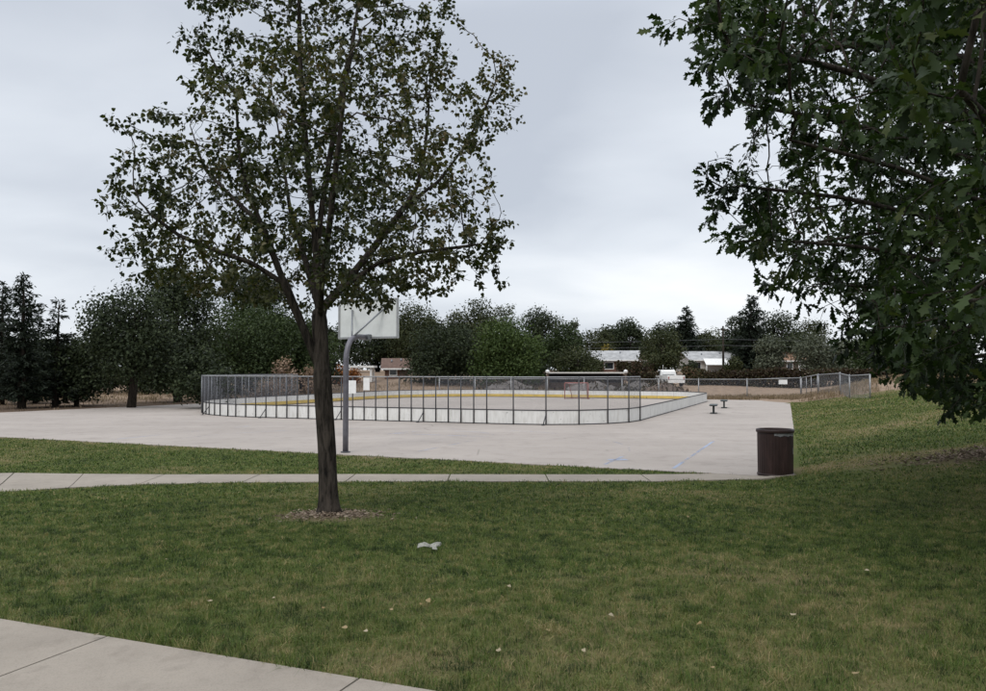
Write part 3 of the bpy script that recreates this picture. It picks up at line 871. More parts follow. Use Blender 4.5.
LM = {
    'dark': leafmat('leaf_dark', [(0.012, 0.017, 0.009), (0.030, 0.041, 0.019), (0.055, 0.069, 0.033)], .12, .6, .15),
    'pine': leafmat('leaf_pine', [(0.010, 0.015, 0.010), (0.021, 0.029, 0.019), (0.036, 0.046, 0.030)], .06, .6, .15),
    'olive': leafmat('leaf_olive', [(0.024, 0.030, 0.013), (0.046, 0.054, 0.023), (0.075, 0.078, 0.036)], .15, .6, .15),
    'green': leafmat('leaf_green', [(0.020, 0.031, 0.012), (0.039, 0.057, 0.022), (0.064, 0.086, 0.035)], .18, .6, .15),
    'bright': leafmat('leaf_bright', [(0.026, 0.044, 0.012), (0.050, 0.076, 0.022), (0.080, 0.108, 0.036)], .2, .6, .15),
    'grey': leafmat('leaf_grey', [(0.05, 0.058, 0.040), (0.085, 0.095, 0.065), (0.13, 0.14, 0.10)], .12, .6, .15),
    'brown': leafmat('leaf_brown', [(0.020, 0.012, 0.009), (0.040, 0.028, 0.016), (0.040, 0.044, 0.020), (0.085, 0.050, 0.030)], .12, .7, .1),
    'tan': leafmat('leaf_tan', [(0.10, 0.07, 0.05), (0.22, 0.15, 0.11), (0.34, 0.25, 0.19)], .12, .8, .1),
    'rust': leafmat('leaf_rust', [(0.12, 0.045, 0.015), (0.26, 0.10, 0.035), (0.36, 0.17, 0.06)], .12, .8, .1),
    'yellow': leafmat('leaf_yellow', [(0.08, 0.065, 0.015), (0.17, 0.13, 0.03), (0.24, 0.18, 0.04)], .2, .7, .1),
}
TREE_GROUPS = 'trees on the far side of the court'
def far_tree(kind, px, top, wpx, d, colr, label, name=None, base_frac=.12, lumps=34, loose=.5, lai=3.4, leaf=None, bark='bark_far', lean=0, group=TREE_GROUPS, sparse=0.0, ground=None, cat='tree'):
    c = at(px, top, d); x, y = c.x, c.y
    z0 = tz(x, y) if ground is None else ground
    H = c.z - z0; w = wpx * d / F
    leaf = leaf or (.12 + d * .0016)
    t = thing(name or ('conifer' if kind == 'con' else 'broadleaf_tree'), (x, y, z0), label, cat, group)
    zb = H * base_frac
    if kind == 'con':
        C, D, nn, S, tn, ctr = crown_conifer(w, H - zb, leaf * 1.25, sparse, lean)
        tmpl = NEEDLE
    else:
        C, D, nn, S, tn, ctr = crown_round(w, H - zb, leaf, lai, lumps, loose, skirt=base_frac < .085)
        tmpl = RHOMB
        top_z = np.percentile(C[:, 2], 99.7); C[:, 2] *= (H - zb) / top_z; ctr[:, 2] *= (H - zb) / top_z
        ww = np.percentile(np.abs(C[:, 0]), 99.0) * 2; C[:, :2] *= w / ww; ctr[:, :2] *= w / ww
        C[:, 0] += lean * C[:, 2]; ctr[:, 0] += lean * ctr[:, 2]
    C[:, 2] += zb; ctr = ctr + np.array([0, 0, zb])
    mb = MB()
    tr = max(.05, H * .020 + w * .012)
    hh = H * (.97 if kind == 'con' else .75)
    jx = [0] + [random.uniform(-.04, .04) * H * (0 if kind == 'con' else 1) for _ in range(3)]
    tp = [(jx[i] + lean * hh * f, jx[-i] * .6 if i else 0, hh * f - (.1 if i == 0 else 0)) for i, f in enumerate((0, .3, .6, 1))]
    mb.tube(tp, [tr * 1.25, tr, tr * .62, tr * .12], 9)
    sel = RNG.permutation(len(ctr))[:16 if kind != 'con' else 0]
    for k in sel:
        e = Vector(ctr[k]); f = random.uniform(.15, .6); zs = min(e.z * .75, hh * .8)
        s0 = Vector((np.interp(zs, [q[2] for q in tp], [q[0] for q in tp]), np.interp(zs, [q[2] for q in tp], [q[1] for q in tp]), zs))
        mid = s0.lerp(e, .5) + Vector((random.uniform(-.2, .2), random.uniform(-.2, .2), .12 * (e - s0).length))
        mb.tube([s0, mid, e], [tr * .42, tr * .25, tr * .06], 5, caps=False)
    mb.build('trunk', M[bark], t)
    link('crown', leaf_mesh('crown', C, D, nn, S, *tmpl, tn), LM[colr], t)
    return t

FT = far_tree
# left group beside the court
FT('con', 3, 281, 34, 51, 'pine', 'dark conifer cut by the left edge of the photo', base_frac=.05)
FT('con', 24, 273, 58, 46, 'pine', 'tall dark pointed conifer, the tallest of the left group', base_frac=.06)
FT('con', 57, 299, 50, 48, 'pine', 'thin ragged conifer with see-through top right of the tall one', base_frac=.10, sparse=.35, lean=.02)
FT('round', 78, 338, 62, 49, 'dark', 'low dark juniper beside the ragged conifer at the left', base_frac=.05, loose=.8)
FT('round', 36, 335, 70, 53, 'dark', 'dark bushy tree filling in behind the left conifers', base_frac=.03, loose=.7)
FT('round', 133, 284, 100, 47, 'dark', 'wide dark elm with a stout bare trunk over the tan dirt', base_frac=.13, loose=.6, lumps=56)
FT('round', 180, 266, 76, 55, 'dark', 'tall leafy dark tree behind the wide elm', base_frac=.06, loose=.6, lumps=48)
FT('round', 238, 300, 122, 69, 'green', 'big rounded green tree behind the left end of the rink', base_frac=.02, loose=.4, lumps=60)
FT('round', 255, 272, 84, 76, 'dark', 'tall dark tree rising behind the big rounded green one', base_frac=.06, loose=.7)
FT('round', 303, 312, 66, 72, 'green', 'dull green tree touching the shade trunk on its left', base_frac=.06, loose=.5)
FT('round', 205, 345, 60, 46, 'dark', 'low black green bush at the left corner of the rink fence', name='bush', base_frac=.0, loose=.5, cat='bush', group='bushes behind the rink')
FT('round', 320, 322, 40, 76, 'dark', 'dark tree directly behind the hoop pole', base_frac=.05)
for px_, tp_, w_, lb_ in ((100, 362, 52, 'dark bush behind the low juniper at the left'), (148, 358, 56, 'dark bush seen under the boughs of the wide elm'), (192, 352, 50, 'dark bush between the wide elm and the rink fence'), (30, 362, 60, 'dark bush behind the tallest conifer at the left')):
    FT('round', px_, tp_, w_, 72, 'dark', lb_, name='bush', base_frac=0, loose=.5, cat='bush', group='bushes on the tan field at the left')
# middle row
FT('round', 378, 318, 84, 106, 'dark', 'dark spreading tree behind the backboard', base_frac=.04, loose=.6)
FT('round', 418, 304, 60, 98, 'olive', 'olive tree standing just right of the backboard', base_frac=.06, loose=.6)
FT('round', 446, 322, 86, 84, 'dark', 'wide low dark tree above the middle of the rink fence', base_frac=.02, loose=.6, lumps=48)
FT('round', 474, 301, 54, 99, 'olive', 'tallest olive tree of the middle row', base_frac=.04, loose=.6)
FT('round', 504, 304, 24, 112, 'grey', 'thin grey half bare tree poking above the bright green one', base_frac=.2, loose=.9, lai=1.2)
FT('round', 510, 319, 72, 80, 'bright', 'bright green rounded tree in the middle row', base_frac=.02, loose=.4, lumps=50)
FT('round', 542, 308, 52, 106, 'dark', 'dark shaggy tree with arching top behind the bright green tree', base_frac=.04, loose=.8)
FT('round', 562, 324, 40, 86, 'green', 'compact mid green tree left of the first house', base_frac=.04, loose=.4)
FT('round', 575, 319, 18, 118, 'grey', 'small wispy tree behind the compact mid green one', base_frac=.3, loose=.9, lai=1.2)
FT('round', 577, 346, 52, 81, 'olive', 'low olive shrub with spreading twigs beside the long shed', name='bush', base_frac=.0, loose=.8, lai=2.4, cat='bush', group='bushes behind the rink')
FT('round', 533, 352, 42, 83, 'dark', 'dark low bush at the left end of the long shed', name='bush', base_frac=.0, loose=.5, cat='bush', group='bushes behind the rink')
FT('round', 598, 329, 44, 124, 'olive', 'yellowish green tree behind the white roofed house', base_frac=.1, loose=.5)
FT('round', 606, 345, 16, 118, 'yellow', 'small yellow leaved tree beside the white roofed house', base_frac=.1, loose=.5)
FT('round', 629, 319, 42, 128, 'dark', 'dark round topped tree above the right end of the first house', base_frac=.1, loose=.4)
FT('round', 612, 326, 30, 134, 'dark', 'dark tree just left of the round topped one', base_frac=.1, loose=.4)
FT('round', 662, 331, 42, 96, 'olive', 'rounded olive tree between the two pale roofed houses', base_frac=.04, loose=.45)
FT('round', 668, 323, 40, 130, 'dark', 'dark tree behind the rounded olive one', base_frac=.1, loose=.5)
FT('con', 686, 307, 32, 124, 'pine', 'pointed conifer above the awning house', base_frac=.1)
FT('round', 706, 330, 44, 128, 'olive', 'low soft olive tree behind the awning house roof', base_frac=.05, loose=.5)
FT('con', 751, 295, 44, 108, 'pine', 'tall dark spire conifer right of the awning house', base_frac=.02)
FT('round', 736, 317, 34, 112, 'dark', 'dark tree leaning against the tall spire conifer', base_frac=.05, loose=.5)
FT('round', 781, 312, 58, 114, 'dark', 'broad dark tree right of the tall spire conifer', base_frac=.1, loose=.5)
FT('round', 768, 336, 32, 90, 'grey', 'small pale olive tree in front of the spire conifer', base_frac=.02, loose=.5)
FT('round', 820, 331, 56, 88, 'grey', 'grey green willow above the hedge at the right', base_frac=.02, loose=.7, lai=2.6)
FT('round', 813, 318, 30, 122, 'olive', 'wispy pale tree behind the grey green willow', base_frac=.2, loose=.9, lai=1.4)
FT('round', 858, 336, 60, 92, 'green', 'green tree half hidden behind the oak boughs', base_frac=.03, loose=.5)
FT('round', 925, 330, 80, 96, 'dark', 'dark tree beyond the fence hidden mostly by the oak', base_frac=.03, loose=.5)

# dead shrubs inside the rink end, rust coloured bushes behind the hoop
FT('round', 284, 358, 30, 61.5, 'tan', 'dead tan shrub with a tall plume behind the left rink boards', name='dead_shrub', base_frac=.0, loose=.9, lai=1.5, cat='shrub', group='dead shrubs behind the rink', ground=-.1)
FT('round', 268, 378, 34, 60, 'tan', 'low pinkish dead shrub beside the tall plumed one', name='dead_shrub', base_frac=.0, loose=.9, lai=1.6, cat='shrub', group='dead shrubs behind the rink', ground=-.1)
FT('round', 310, 366, 18, 64, 'tan', 'slim dead tan shrub left of the shade tree trunk', name='dead_shrub', base_frac=.0, loose=.9, lai=1.4, cat='shrub', group='dead shrubs behind the rink', ground=-.1)
FT('round', 340, 364, 16, 82, 'rust', 'rust orange bush left of the hoop pole', name='rust_bush', base_frac=.0, loose=.3, lai=3, cat='bush', group='rust coloured bushes behind the rink')
FT('round', 354, 368, 14, 83, 'rust', 'small rust orange bush right of the hoop pole', name='rust_bush', base_frac=.0, loose=.3, lai=3, cat='bush', group='rust coloured bushes behind the rink')
FT('round', 640, 362, 34, 80, 'brown', 'brown leaved bush left of the white truck', name='bush', base_frac=.0, loose=.6, cat='bush', group='bushes behind the rink')
FT('round', 470, 356, 60, 100, 'dark', 'low dark bush under the tallest olive tree', name='bush', base_frac=0, loose=.5, cat='bush', group='bushes behind the rink')
FT('round', 425, 358, 50, 103, 'dark', 'low dark bush behind the rink right of the far brick house', name='bush', base_frac=0, loose=.5, cat='bush', group='bushes behind the rink')

for px_, tp_, w_, d_, k_, lb_ in ((596, 358, 16, 104, 'olive', 'small olive bush against the left end of the brick house'), (622, 361, 14, 103, 'brown', 'small brown bush below the brick house'), (690, 360, 14, 104, 'dark', 'small dark bush at the left corner of the awning house'), (733, 357, 18, 103, 'olive', 'small olive bush at the right corner of the awning house'), (584, 352, 22, 108, 'dark', 'dark bush hiding the left edge of the pale roof')):
    FT('round', px_, tp_, w_, d_, k_, lb_, name='bush', base_frac=0, loose=.6, cat='bush', group='bushes in front of the houses')
# hedge behind the far fence
def hedge():
    pts = []
    t0, t1 = at(683, 368, 84), at(905, 368, 76)
    n = 15000; s = RNG.uniform(0, 1, n)
    x = t0.x + (t1.x - t0.x) * s; yb = t0.y + (t1.y - t0.y) * s
    top = 2.3 + .5 * (fbm2(x, yb, .35, 90) - .5) * 2 + .25 * (fbm2(x, yb, 1.2, 91) - .5)
    y = yb + RNG.normal(0, .7, n) + (fbm2(x, x * 0, .8, 4) - .5) * 1.5
    g = terrain(x, y)
    z = g * .5 + RNG.uniform(0, 1, n) ** .7 * (top - g * .5)
    C = np.stack([x, y, z], -1)
    keep = noise3(C * 1.1) > .25
    C = C[keep]; n = len(C)
    nn = RNG.normal(0, .6, (n, 3)) + np.array([0, -.3, .6]); D = RNG.normal(0, 1, (n, 3))
    tn = np.clip(noise3(C * .45 + 8) * .9 + RNG.normal(0, .18, n) - .02, 0, 1)
    o = thing('hedge', (t0.x, t0.y, tz(t0.x, t0.y)), 'long brown and green hedge behind the far chain link fence', 'hedge')
    base = np.array(o.location)
    link('foliage', leaf_mesh('foliage', C - base, D, nn, .28 * RNG.uniform(.6, 1.2, n), *RHOMB, tn), LM['brown'], o)
    mb = MB()
    for k in range(26):
        q = k / 25; xx = t0.x + (t1.x - t0.x) * q; yy = t0.y + (t1.y - t0.y) * q
        mb.tube([(xx, yy, tz(xx, yy) - .1), (xx + random.uniform(-.3, .3), yy, 1.2), (xx + random.uniform(-.6, .6), yy + random.uniform(-.4, .4), 2.0)], [.05, .035, .012], 5)
    st_ = mb.build('stems', M['bark_far'], o, base); st_['kind'] = 'stuff'
hedge()

# far woods that close the view beyond the houses
def far_woods():
    K = 150
    x = RNG.uniform(-190, 190, K); y = RNG.uniform(150, 215, K)
    C = []; tn = []
    for k in range(K):
        w = RNG.uniform(5, 9); h = RNG.uniform(5.5, 8.5)
        n = 520; d = RNG.normal(0, 1, (n, 3)); d /= np.linalg.norm(d, axis=1, keepdims=True)
        lump = .75 + .5 * noise3(d * 2.2 + k * 7)
        p = d * np.array([w / 2, w / 2, h / 2]) * lump[:, None] * RNG.uniform(.6, 1, (n, 1)) + np.array([x[k], y[k], 2.0 + h * .48])
        C.append(p); tn.append(np.clip(RNG.normal(.4, .15, n) + RNG.uniform(-.2, .2), 0, 1))
    C = np.concatenate(C); n = len(C); tn = np.concatenate(tn)
    nn = RNG.normal(0, .6, (n, 3)); nn[:, 2] += .5
    tag(link('far_woods', leaf_mesh('far_woods', C, RNG.normal(0, 1, (n, 3)), nn, .75 * RNG.uniform(.6, 1.2, n), *RHOMB, tn), LM['dark']), 'dark far-off wood behind the houses', 'woods', kind='stuff')
far_woods()

# ------------------------------------------------------------------ basketball hoop
hx, hy = at(345.5, 452, 21.4).x, 21.4
HZ = .012
hoop = thing('basketball_hoop', (hx, hy, HZ), 'basketball hoop on a bent grey pole seen from behind its white backboard', 'basketball hoop')
o = Vector((hx, hy, HZ))
fv = Vector((SA, CA, 0)); uu = Vector((CA, -SA, 0))
mb = MB()
pp = [o + Vector((0, 0, z)) for z in (0, .5, 1.2, 2.0, 2.45)] + [o + fv * a + Vector((0, 0, z)) for a, z in ((.03, 2.65), (.10, 2.84), (.22, 2.99), (.38, 3.07), (.6, 3.10), (.98, 3.10))]
mb.tube(pp, [.075] * 5 + [.074, .073, .072, .071, .07, .07], 16)
mb.build('pole', M['polepaint'], hoop, o)
mb = MB(); mb.lathe(o, [(.0, .03), (.12, .03), (.13, .02), (.13, 0)], 20); mb.build('base_plate', M['steel_dark'], hoop, o)
bc = o + fv * 1.14 + Vector((0, 0, 3.62))
rotb = -math.radians(22)
mb = MB(); mb.box(bc, (1.93, .04, 1.12), rotb, .012); bb = mb.build('backboard', M['hoopboard'], hoop, o)
mb = MB()
for sx in (-1, 1): mb.box(bc + uu * (sx * .935) - fv * .033, (.05, .025, 1.1), rotb)
for sz in (-1, 1): mb.box(bc + Vector((0, 0, sz * .53)) - fv * .0335, (1.815, .024, .05), rotb)
mb.build('board_frame', M['steel_pale'], bb, o)
mb = MB(); mb.box(o + fv * 1.05 + Vector((0, 0, 3.10)), (.26, .12, .16), rotb, .012); mb.build('mount', M['steel'], hoop, o)
for sx in (-1, 1):
    s0 = o + fv * .35 + uu * (sx * .04) + Vector((0, 0, 3.12)); e = bc - fv * .04 + uu * (sx * .50) + Vector((0, 0, .25))
    mb = MB(); mb.tube([s0, s0.lerp(e, .5), e], .024, 8); mb.build('strut', M['steel'], hoop, o)
rc = o + fv * 1.53 + Vector((0, 0, 3.2))
mb = MB(); mb.tube([rc + uu * (.225 * math.cos(k * PI / 12)) + fv * (.225 * math.sin(k * PI / 12)) for k in range(25)], .011, 6, caps=False)
mb.box(rc - fv * .30, (.16, .13, .05), rotb); mb.build('rim', M['rim'], hoop, o)

# ------------------------------------------------------------------ trash bin
bx, by = 5.86, 16.75
bz = tz(bx, by) + .012
tb = thing('trash_bin', (bx, by, bz), 'dark brown round metal trash bin at the corner of the court', 'trash bin')
o = Vector((bx, by, bz))
mb = MB()
mb.lathe(o, [(.345, .03), (.352, .05, 1), (.355, .45, 1), (.357, .86, 1), (.352, .885), (.335, .885), (.33, .45), (.325, .05), (0.001, .05)], 144, 36, .010)
mb.build('body', M['bin'], tb, o)
mb = MB(); mb.lathe(o, [(.350, .878), (.374, .878), (.380, .888), (.380, .93), (.370, .945), (.345, .945), (.335, .93), (.335, .886)], 64); mb.build('rim', M['bin'], tb, o)
mb = MB(); mb.lathe(o, [(.34, 0), (.366, 0), (.368, .035), (.350, .042)], 64); mb.build('base_ring', M['bin'], tb, o)
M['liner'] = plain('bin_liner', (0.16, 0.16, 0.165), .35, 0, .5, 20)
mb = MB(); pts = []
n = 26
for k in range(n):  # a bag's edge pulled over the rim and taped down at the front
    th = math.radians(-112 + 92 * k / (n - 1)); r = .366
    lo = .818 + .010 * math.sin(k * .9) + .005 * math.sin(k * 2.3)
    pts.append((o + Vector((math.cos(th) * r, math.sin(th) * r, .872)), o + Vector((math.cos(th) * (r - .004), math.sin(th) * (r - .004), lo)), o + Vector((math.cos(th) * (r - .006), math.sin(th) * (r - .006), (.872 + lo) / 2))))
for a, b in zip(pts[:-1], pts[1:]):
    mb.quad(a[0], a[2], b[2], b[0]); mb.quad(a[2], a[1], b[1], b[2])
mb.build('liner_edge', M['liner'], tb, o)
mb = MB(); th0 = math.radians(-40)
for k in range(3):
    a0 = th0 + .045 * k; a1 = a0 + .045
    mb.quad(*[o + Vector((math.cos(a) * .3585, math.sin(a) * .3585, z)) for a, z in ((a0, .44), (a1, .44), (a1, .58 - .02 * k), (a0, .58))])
mb.build('highlight_patch', M['liner'], tb, o)  # small highlight on the bin's side, put into the colour as a pale patch

# ------------------------------------------------------------------ rink
U0, U1, V0, V1 = -31.0, -7.15, 30.3, 61.3
def rounded(u0, u1, v0, v1, radii):
    """start at the near right corner's near end and run left along the near side, clockwise"""
    pts = []
    r_nr, r_nl, r_fl, r_fr = radii
    def seg(a, b, st=1.2):
        a, b = np.array(a), np.array(b); n = max(1, int(round(np.linalg.norm(b - a) / st)))
        return [tuple(a + (b - a) * i / n) for i in range(n)]
    def arc(c, r, a0, a1, st=1.2):
        n = max(2, int(round(abs(math.radians(a1 - a0)) * r / st)))
        return [(c[0] + r * math.cos(math.radians(a0 + (a1 - a0) * i / n)), c[1] + r * math.sin(math.radians(a0 + (a1 - a0) * i / n))) for i in range(n)]
    i0 = 0
    pts += arc((u1 - r_nr, v0 + r_nr), r_nr, 0, -90); i1 = len(pts)
    pts += seg((u1 - r_nr, v0), (u0 + r_nl, v0)); i2 = len(pts)
    pts += arc((u0 + r_nl, v0 + r_nl), r_nl, -90, -180); i3 = len(pts)
    pts += seg((u0, v0 + r_nl), (u0, v1 - r_fl)); i4 = len(pts)
    pts += arc((u0 + r_fl, v1 - r_fl), r_fl, 180, 90); i5 = len(pts)
    pts += seg((u0 + r_fl, v1), (u1 - r_fr, v1))
    pts += arc((u1 - r_fr, v1 - r_fr), r_fr, 90, 0)
    pts += seg((u1, v1 - r_fr), (u1, v0 + r_nr))
    return pts, (i1, i2, i3, i4)
RP, (i1, i2, i3, i4) = rounded(U0, U1, V0, V1, (4.2, 7.0, 8.5, 4.2))
RW = [Vector((*xy(*p), .012)) for p in RP]
BH, FH = 0.60, 1.93
ro_ = Vector((*xy((U0 + U1) / 2, V0), .012))
rink = thing('rink_barrier', ro_, 'white rink boards with yellow inner kick strip and chain link fence above the near side', 'rink barrier')
nR = len(RW)
cen = Vector((*xy((U0 + U1) / 2, (V0 + V1) / 2), 0))
def outn(a, b):
    t_ = (b - a).normalized(); n_ = Vector((t_.y, -t_.x, 0))
    if n_.dot((a + b) / 2 - cen) < 0: n_ = -n_
    return t_, n_
fence_last = i3 + 5           # the fence stands on the near side and round the left corner
for k in range(nR):
    a, b = RW[k], RW[(k + 1) % nR]
    t_, n_ = outn(a, b); L_ = (b - a).length; ang = math.atan2(t_.y, t_.x); mid = (a + b) / 2
    mb = MB(); mb.box(mid + Vector((0, 0, .04 + (BH - .08) / 2)), (L_ - .025, .03, BH - .08), ang)
    pn = mb.build('board_panel', M['board'], rink, ro_)
    mb = MB(); mb.box(mid - n_ * .022 + Vector((0, 0, .14)), (L_ - .03, .012, .20), ang); mb.build('kick_strip', M['yellow'], pn, ro_)
mb = MB(); mb2 = MB()
for k in range(nR):
    a, b = RW[k], RW[(k + 1) % nR]
    t_, n_ = outn(a, b); L_ = (b - a).length; ang = math.atan2(t_.y, t_.x); mid = (a + b) / 2
    mb.box(mid + Vector((0, 0, .02)), (L_ + .01, .05, .036), ang)
    infence = k < fence_last
    (mb2 if infence else mb).box(mid + Vector((0, 0, BH - .018)), (L_ + .01, .055, .04), ang)
mb.build('bottom_rail', M['steel_dark'], rink, ro_); mb2.build('middle_rail', M['steel_dark'], rink, ro_)
# posts, rails and mesh of the fenced stretch: double posts left of the middle
def wires(mb, a, b, z0, z1, pitch, r):
    a = Vector((a.x, a.y, 0)); b = Vector((b.x, b.y, 0)); L_ = (b - a).length; t_ = (b - a) / L_; H = z1 - z0
    n_ = Vector((t_.y, -t_.x, 0))
    for sgn in (1, -1):
        k = -H if sgn > 0 else 0
        while k < L_ + (H if sgn < 0 else 0):
            # s = k + sgn*h
            h0, h1 = 0, H
            if sgn > 0: h0 = max(0, -k); h1 = min(H, L_ - k)
            else: h0 = max(0, k - L_); h1 = min(H, k)
            if h1 - h0 > .02:
                p = a + t_ * (k + sgn * h0) + Vector((0, 0, z0 + h0)); q = a + t_ * (k + sgn * h1) + Vector((0, 0, z0 + h1))
                dv = (q - p).normalized(); sd = dv.cross(n_)
                off = n_ * (r * sgn)
                vs = [p + off + sd * r, p + off - sd * r, p + off + n_ * r * 1.4, q + off + sd * r, q + off - sd * r, q + off + n_ * r * 1.4]
                mb._add(vs, [(0, 1, 4, 3), (1, 2, 5, 4), (2, 0, 3, 5)])
            k += pitch
# dense list of post positions along the fenced stretch
fp = []
for k in range(fence_last + 1):
    a, b = RW[k], RW[(k + 1) % nR]
    fp.append(a)
    uu_, _ = uv(a.x, a.y)
    if (k >= i1 and uu_ < -11.5) and k < fence_last: fp.append((a + b) / 2)
for i, p in enumerate(fp):
    _, n_ = outn(fp[max(0, i - 1)], fp[min(len(fp) - 1, i + 1)])
    c = p + n_ * .045
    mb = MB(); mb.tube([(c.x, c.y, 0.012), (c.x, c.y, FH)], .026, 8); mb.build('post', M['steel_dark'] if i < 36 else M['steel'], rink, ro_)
for i in range(4, len(fp) - 3, 7):
    p = fp[i]; t_, n_ = outn(fp[i - 1], fp[i + 1])
    mb = MB(); c = p + n_ * .045
    mb.tube([c + Vector((0, 0, .42)), c + n_ * .28 + t_ * .12 + Vector((0, 0, .005))], .02, 6); mb.box(c + n_ * .28 + t_ * .12 + Vector((0, 0, .012)), (.12, .12, .016))
    mb.build('brace', M['steel_dark'], rink, ro_)
mb = MB()
off = [outn(fp[max(0, i - 1)], fp[min(len(fp) - 1, i + 1)])[1] * .045 for i in range(len(fp))]
mb.tube([p + q + Vector((0, 0, FH - .03)) for p, q in zip(fp, off)], .022, 8)
mb.build('top_rail', M['steel_pale'], rink, ro_)
for i in range(0, len(fp) - 1):
    mb = MB(); wires(mb, fp[i] + off[i] * .8, fp[i + 1] + off[i + 1] * .8, BH + .01, FH - .04, .075, .0022)
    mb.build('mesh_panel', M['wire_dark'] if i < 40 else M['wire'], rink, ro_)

# hockey goal at the far end
gu, gv = -16.9, 58.6
gp = Vector((*xy(gu, gv), .012))
goal = thing('hockey_goal', gp, 'red framed hockey goal with pale net at the far end of the rink', 'hockey goal', rz=-math.radians(22))
mb = MB()
mb.tube([(-.92, 0, 0), (-.92, 0, 1.16), (-.88, 0, 1.22), (.88, 0, 1.22), (.92, 0, 1.16), (.92, 0, 0)], .035, 8)
for s in (-1, 1): mb.tube([(s * .92, 0, .03), (s * .75, .95, .03), (s * .5, 1.05, .03), (0, 1.1, .03)], .03, 8); mb.tube([(s * .9, 0, 1.2), (s * .7, .45, 1.15), (s * .6, .9, .05)], .025, 8)
mb.build('frame', M['red'], goal)
mb = MB()
for k in range(21):
    q = -1 + 2 * k / 20
    mb.tube([(q * .9, .02, 1.2), (q * .7, .5, 1.12), (q * .62, 1.0, .04)], .006, 4, caps=False)
for k in range(14):
    f = k / 13; z = 1.15 - 1.1 * f; yy = .5 + .5 * f
    mb.tube([(-.9, .02, z), (-.68, yy, z), (.68, yy, z), (.9, .02, z)], .006, 4, caps=False)
mb.build('net', M['net'], goal)

# white notice boards on the rink fence
for px, pyc, w, h, d_, lab in ((354, 387, 9, 13, 33.8, 'larger white notice board on the rink fence beside the hoop pole'), (367.5, 384, 7, 12.5, 33.4, 'narrow white notice board on the rink fence right of the larger one')):
    # find the fence point on that sight line
    best = min(((abs(proj(np.array([*(fp[i].lerp(fp[i + 1], f) + off[i])[:2], 1.5]))[0] - px), i, f) for i in range(len(fp) - 1) for f in (0, .25, .5, .75) if i > 4 and fp[i].y < 41))
    p = fp[best[1]].lerp(fp[best[1] + 1], best[2]) + off[best[1]] * 1.9
    t_, n_ = outn(fp[best[1]], fp[best[1] + 1])
    z = at(px, pyc, p.y).z; W = w * p.y / F; H = h * p.y / F
    sg = thing('notice_board', (p.x, p.y, z - H / 2), lab, 'sign', 'white notice boards on the rink fence')
    q = Vector((p.x, p.y, z)); ang = math.atan2(t_.y, t_.x)
    mb = MB(); mb.box(q, (W, .012, H), ang); mb.build('panel', M['white'], sg, sg.location)
    mb = MB()
    for s in (-1, 1): mb.box(q - n_ * .02 + Vector((0, 0, s * H * .32)), (W * .8, .026, .03), ang)
    mb.build('bracket', M['steel_dark'], sg, sg.location)

# benches beside the rink
def bench(u, v, lab):
    p = Vector((*xy(u, v), .012))
    b = thing('park_bench', p, lab, 'bench', 'dark backless benches beside the rink', rz=-math.radians(16.5))
    mb = MB(); mb.box((0, 0, .43), (.40, 1.5, .05), None, .015); mb.build('seat', M['bench'], b)
    for s in (-1, 1):
        mb = MB(); mb.box((0, s * .42, .215), (.09, .08, .38)); mb.box((0, s * .42, .014), (.34, .12, .028)); mb.box((0, s * .42, .395), (.30, .07, .03)); mb.build('leg', M['bench'], b)
bench(-4.9, 41.8, 'nearer dark backless bench beside the right rink boards')
bench(-5.05, 48.1, 'farther dark backless bench beside the right rink boards')

# ------------------------------------------------------------------ far chain link fence
fx_ = [(-4.5, 67.5), (-1.5, 67.2), (1.5, 66.9), (4.5, 66.6), (7.5, 66.2), (10.5, 65.5), (13.3, 64.6), (16.3, 63.8), (19.7, 62.4), (23.2, 60.7)]
gate_pts = [(23.2, 60.7), (23.7, 58.6)]
fr_ = [(23.7, 58.6), (23.55, 54.6), (22.6, 51.0), (22.3, 47.6)]
f0 = Vector((4.5, 66.6, tz(4.5, 66.6)))
fen = thing('chain_link_fence', f0, 'grey chain link fence past the far end of the court and down the bank', 'fence')
def fence_run(pts, H):
    P = [Vector((x, y, tz(x, y))) for x, y in pts]
    for i, p in enumerate(P):
        mb = MB(); mb.tube([p + Vector((0, 0, -.05)), p + Vector((0, 0, H + .04))], .045, 8); mb.lathe(p + Vector((0, 0, H + .04)), [(.05, 0), (.05, .02), (.02, .05), (.001, .055)], 8); mb.build('post', M['steel_pale'], fen, f0)
    for a, b in zip(P[:-1], P[1:]):
        mb = MB(); mb.tube([a + Vector((0, 0, H)), b + Vector((0, 0, H))], .032, 8); mb.build('top_rail', M['steel_pale'], fen, f0)
        mb = MB(); wires(mb, a, b, 0, H - .02, .085, .0022)
        dz = b.z - a.z; L_ = (Vector((b.x, b.y)) - Vector((a.x, a.y))).length
        t_ = Vector((b.x - a.x, b.y - a.y, 0)) / L_
        mb.v = [(v[0], v[1], v[2] + a.z + .02 + dz * min(1, max(0, (Vector((v[0] - a.x, v[1] - a.y, 0)).dot(t_)) / L_))) for v in mb.v]
        mb.build('mesh_panel', M['wire'], fen, f0)
fence_run(fx_, 1.46); fence_run(fr_, 1.42)
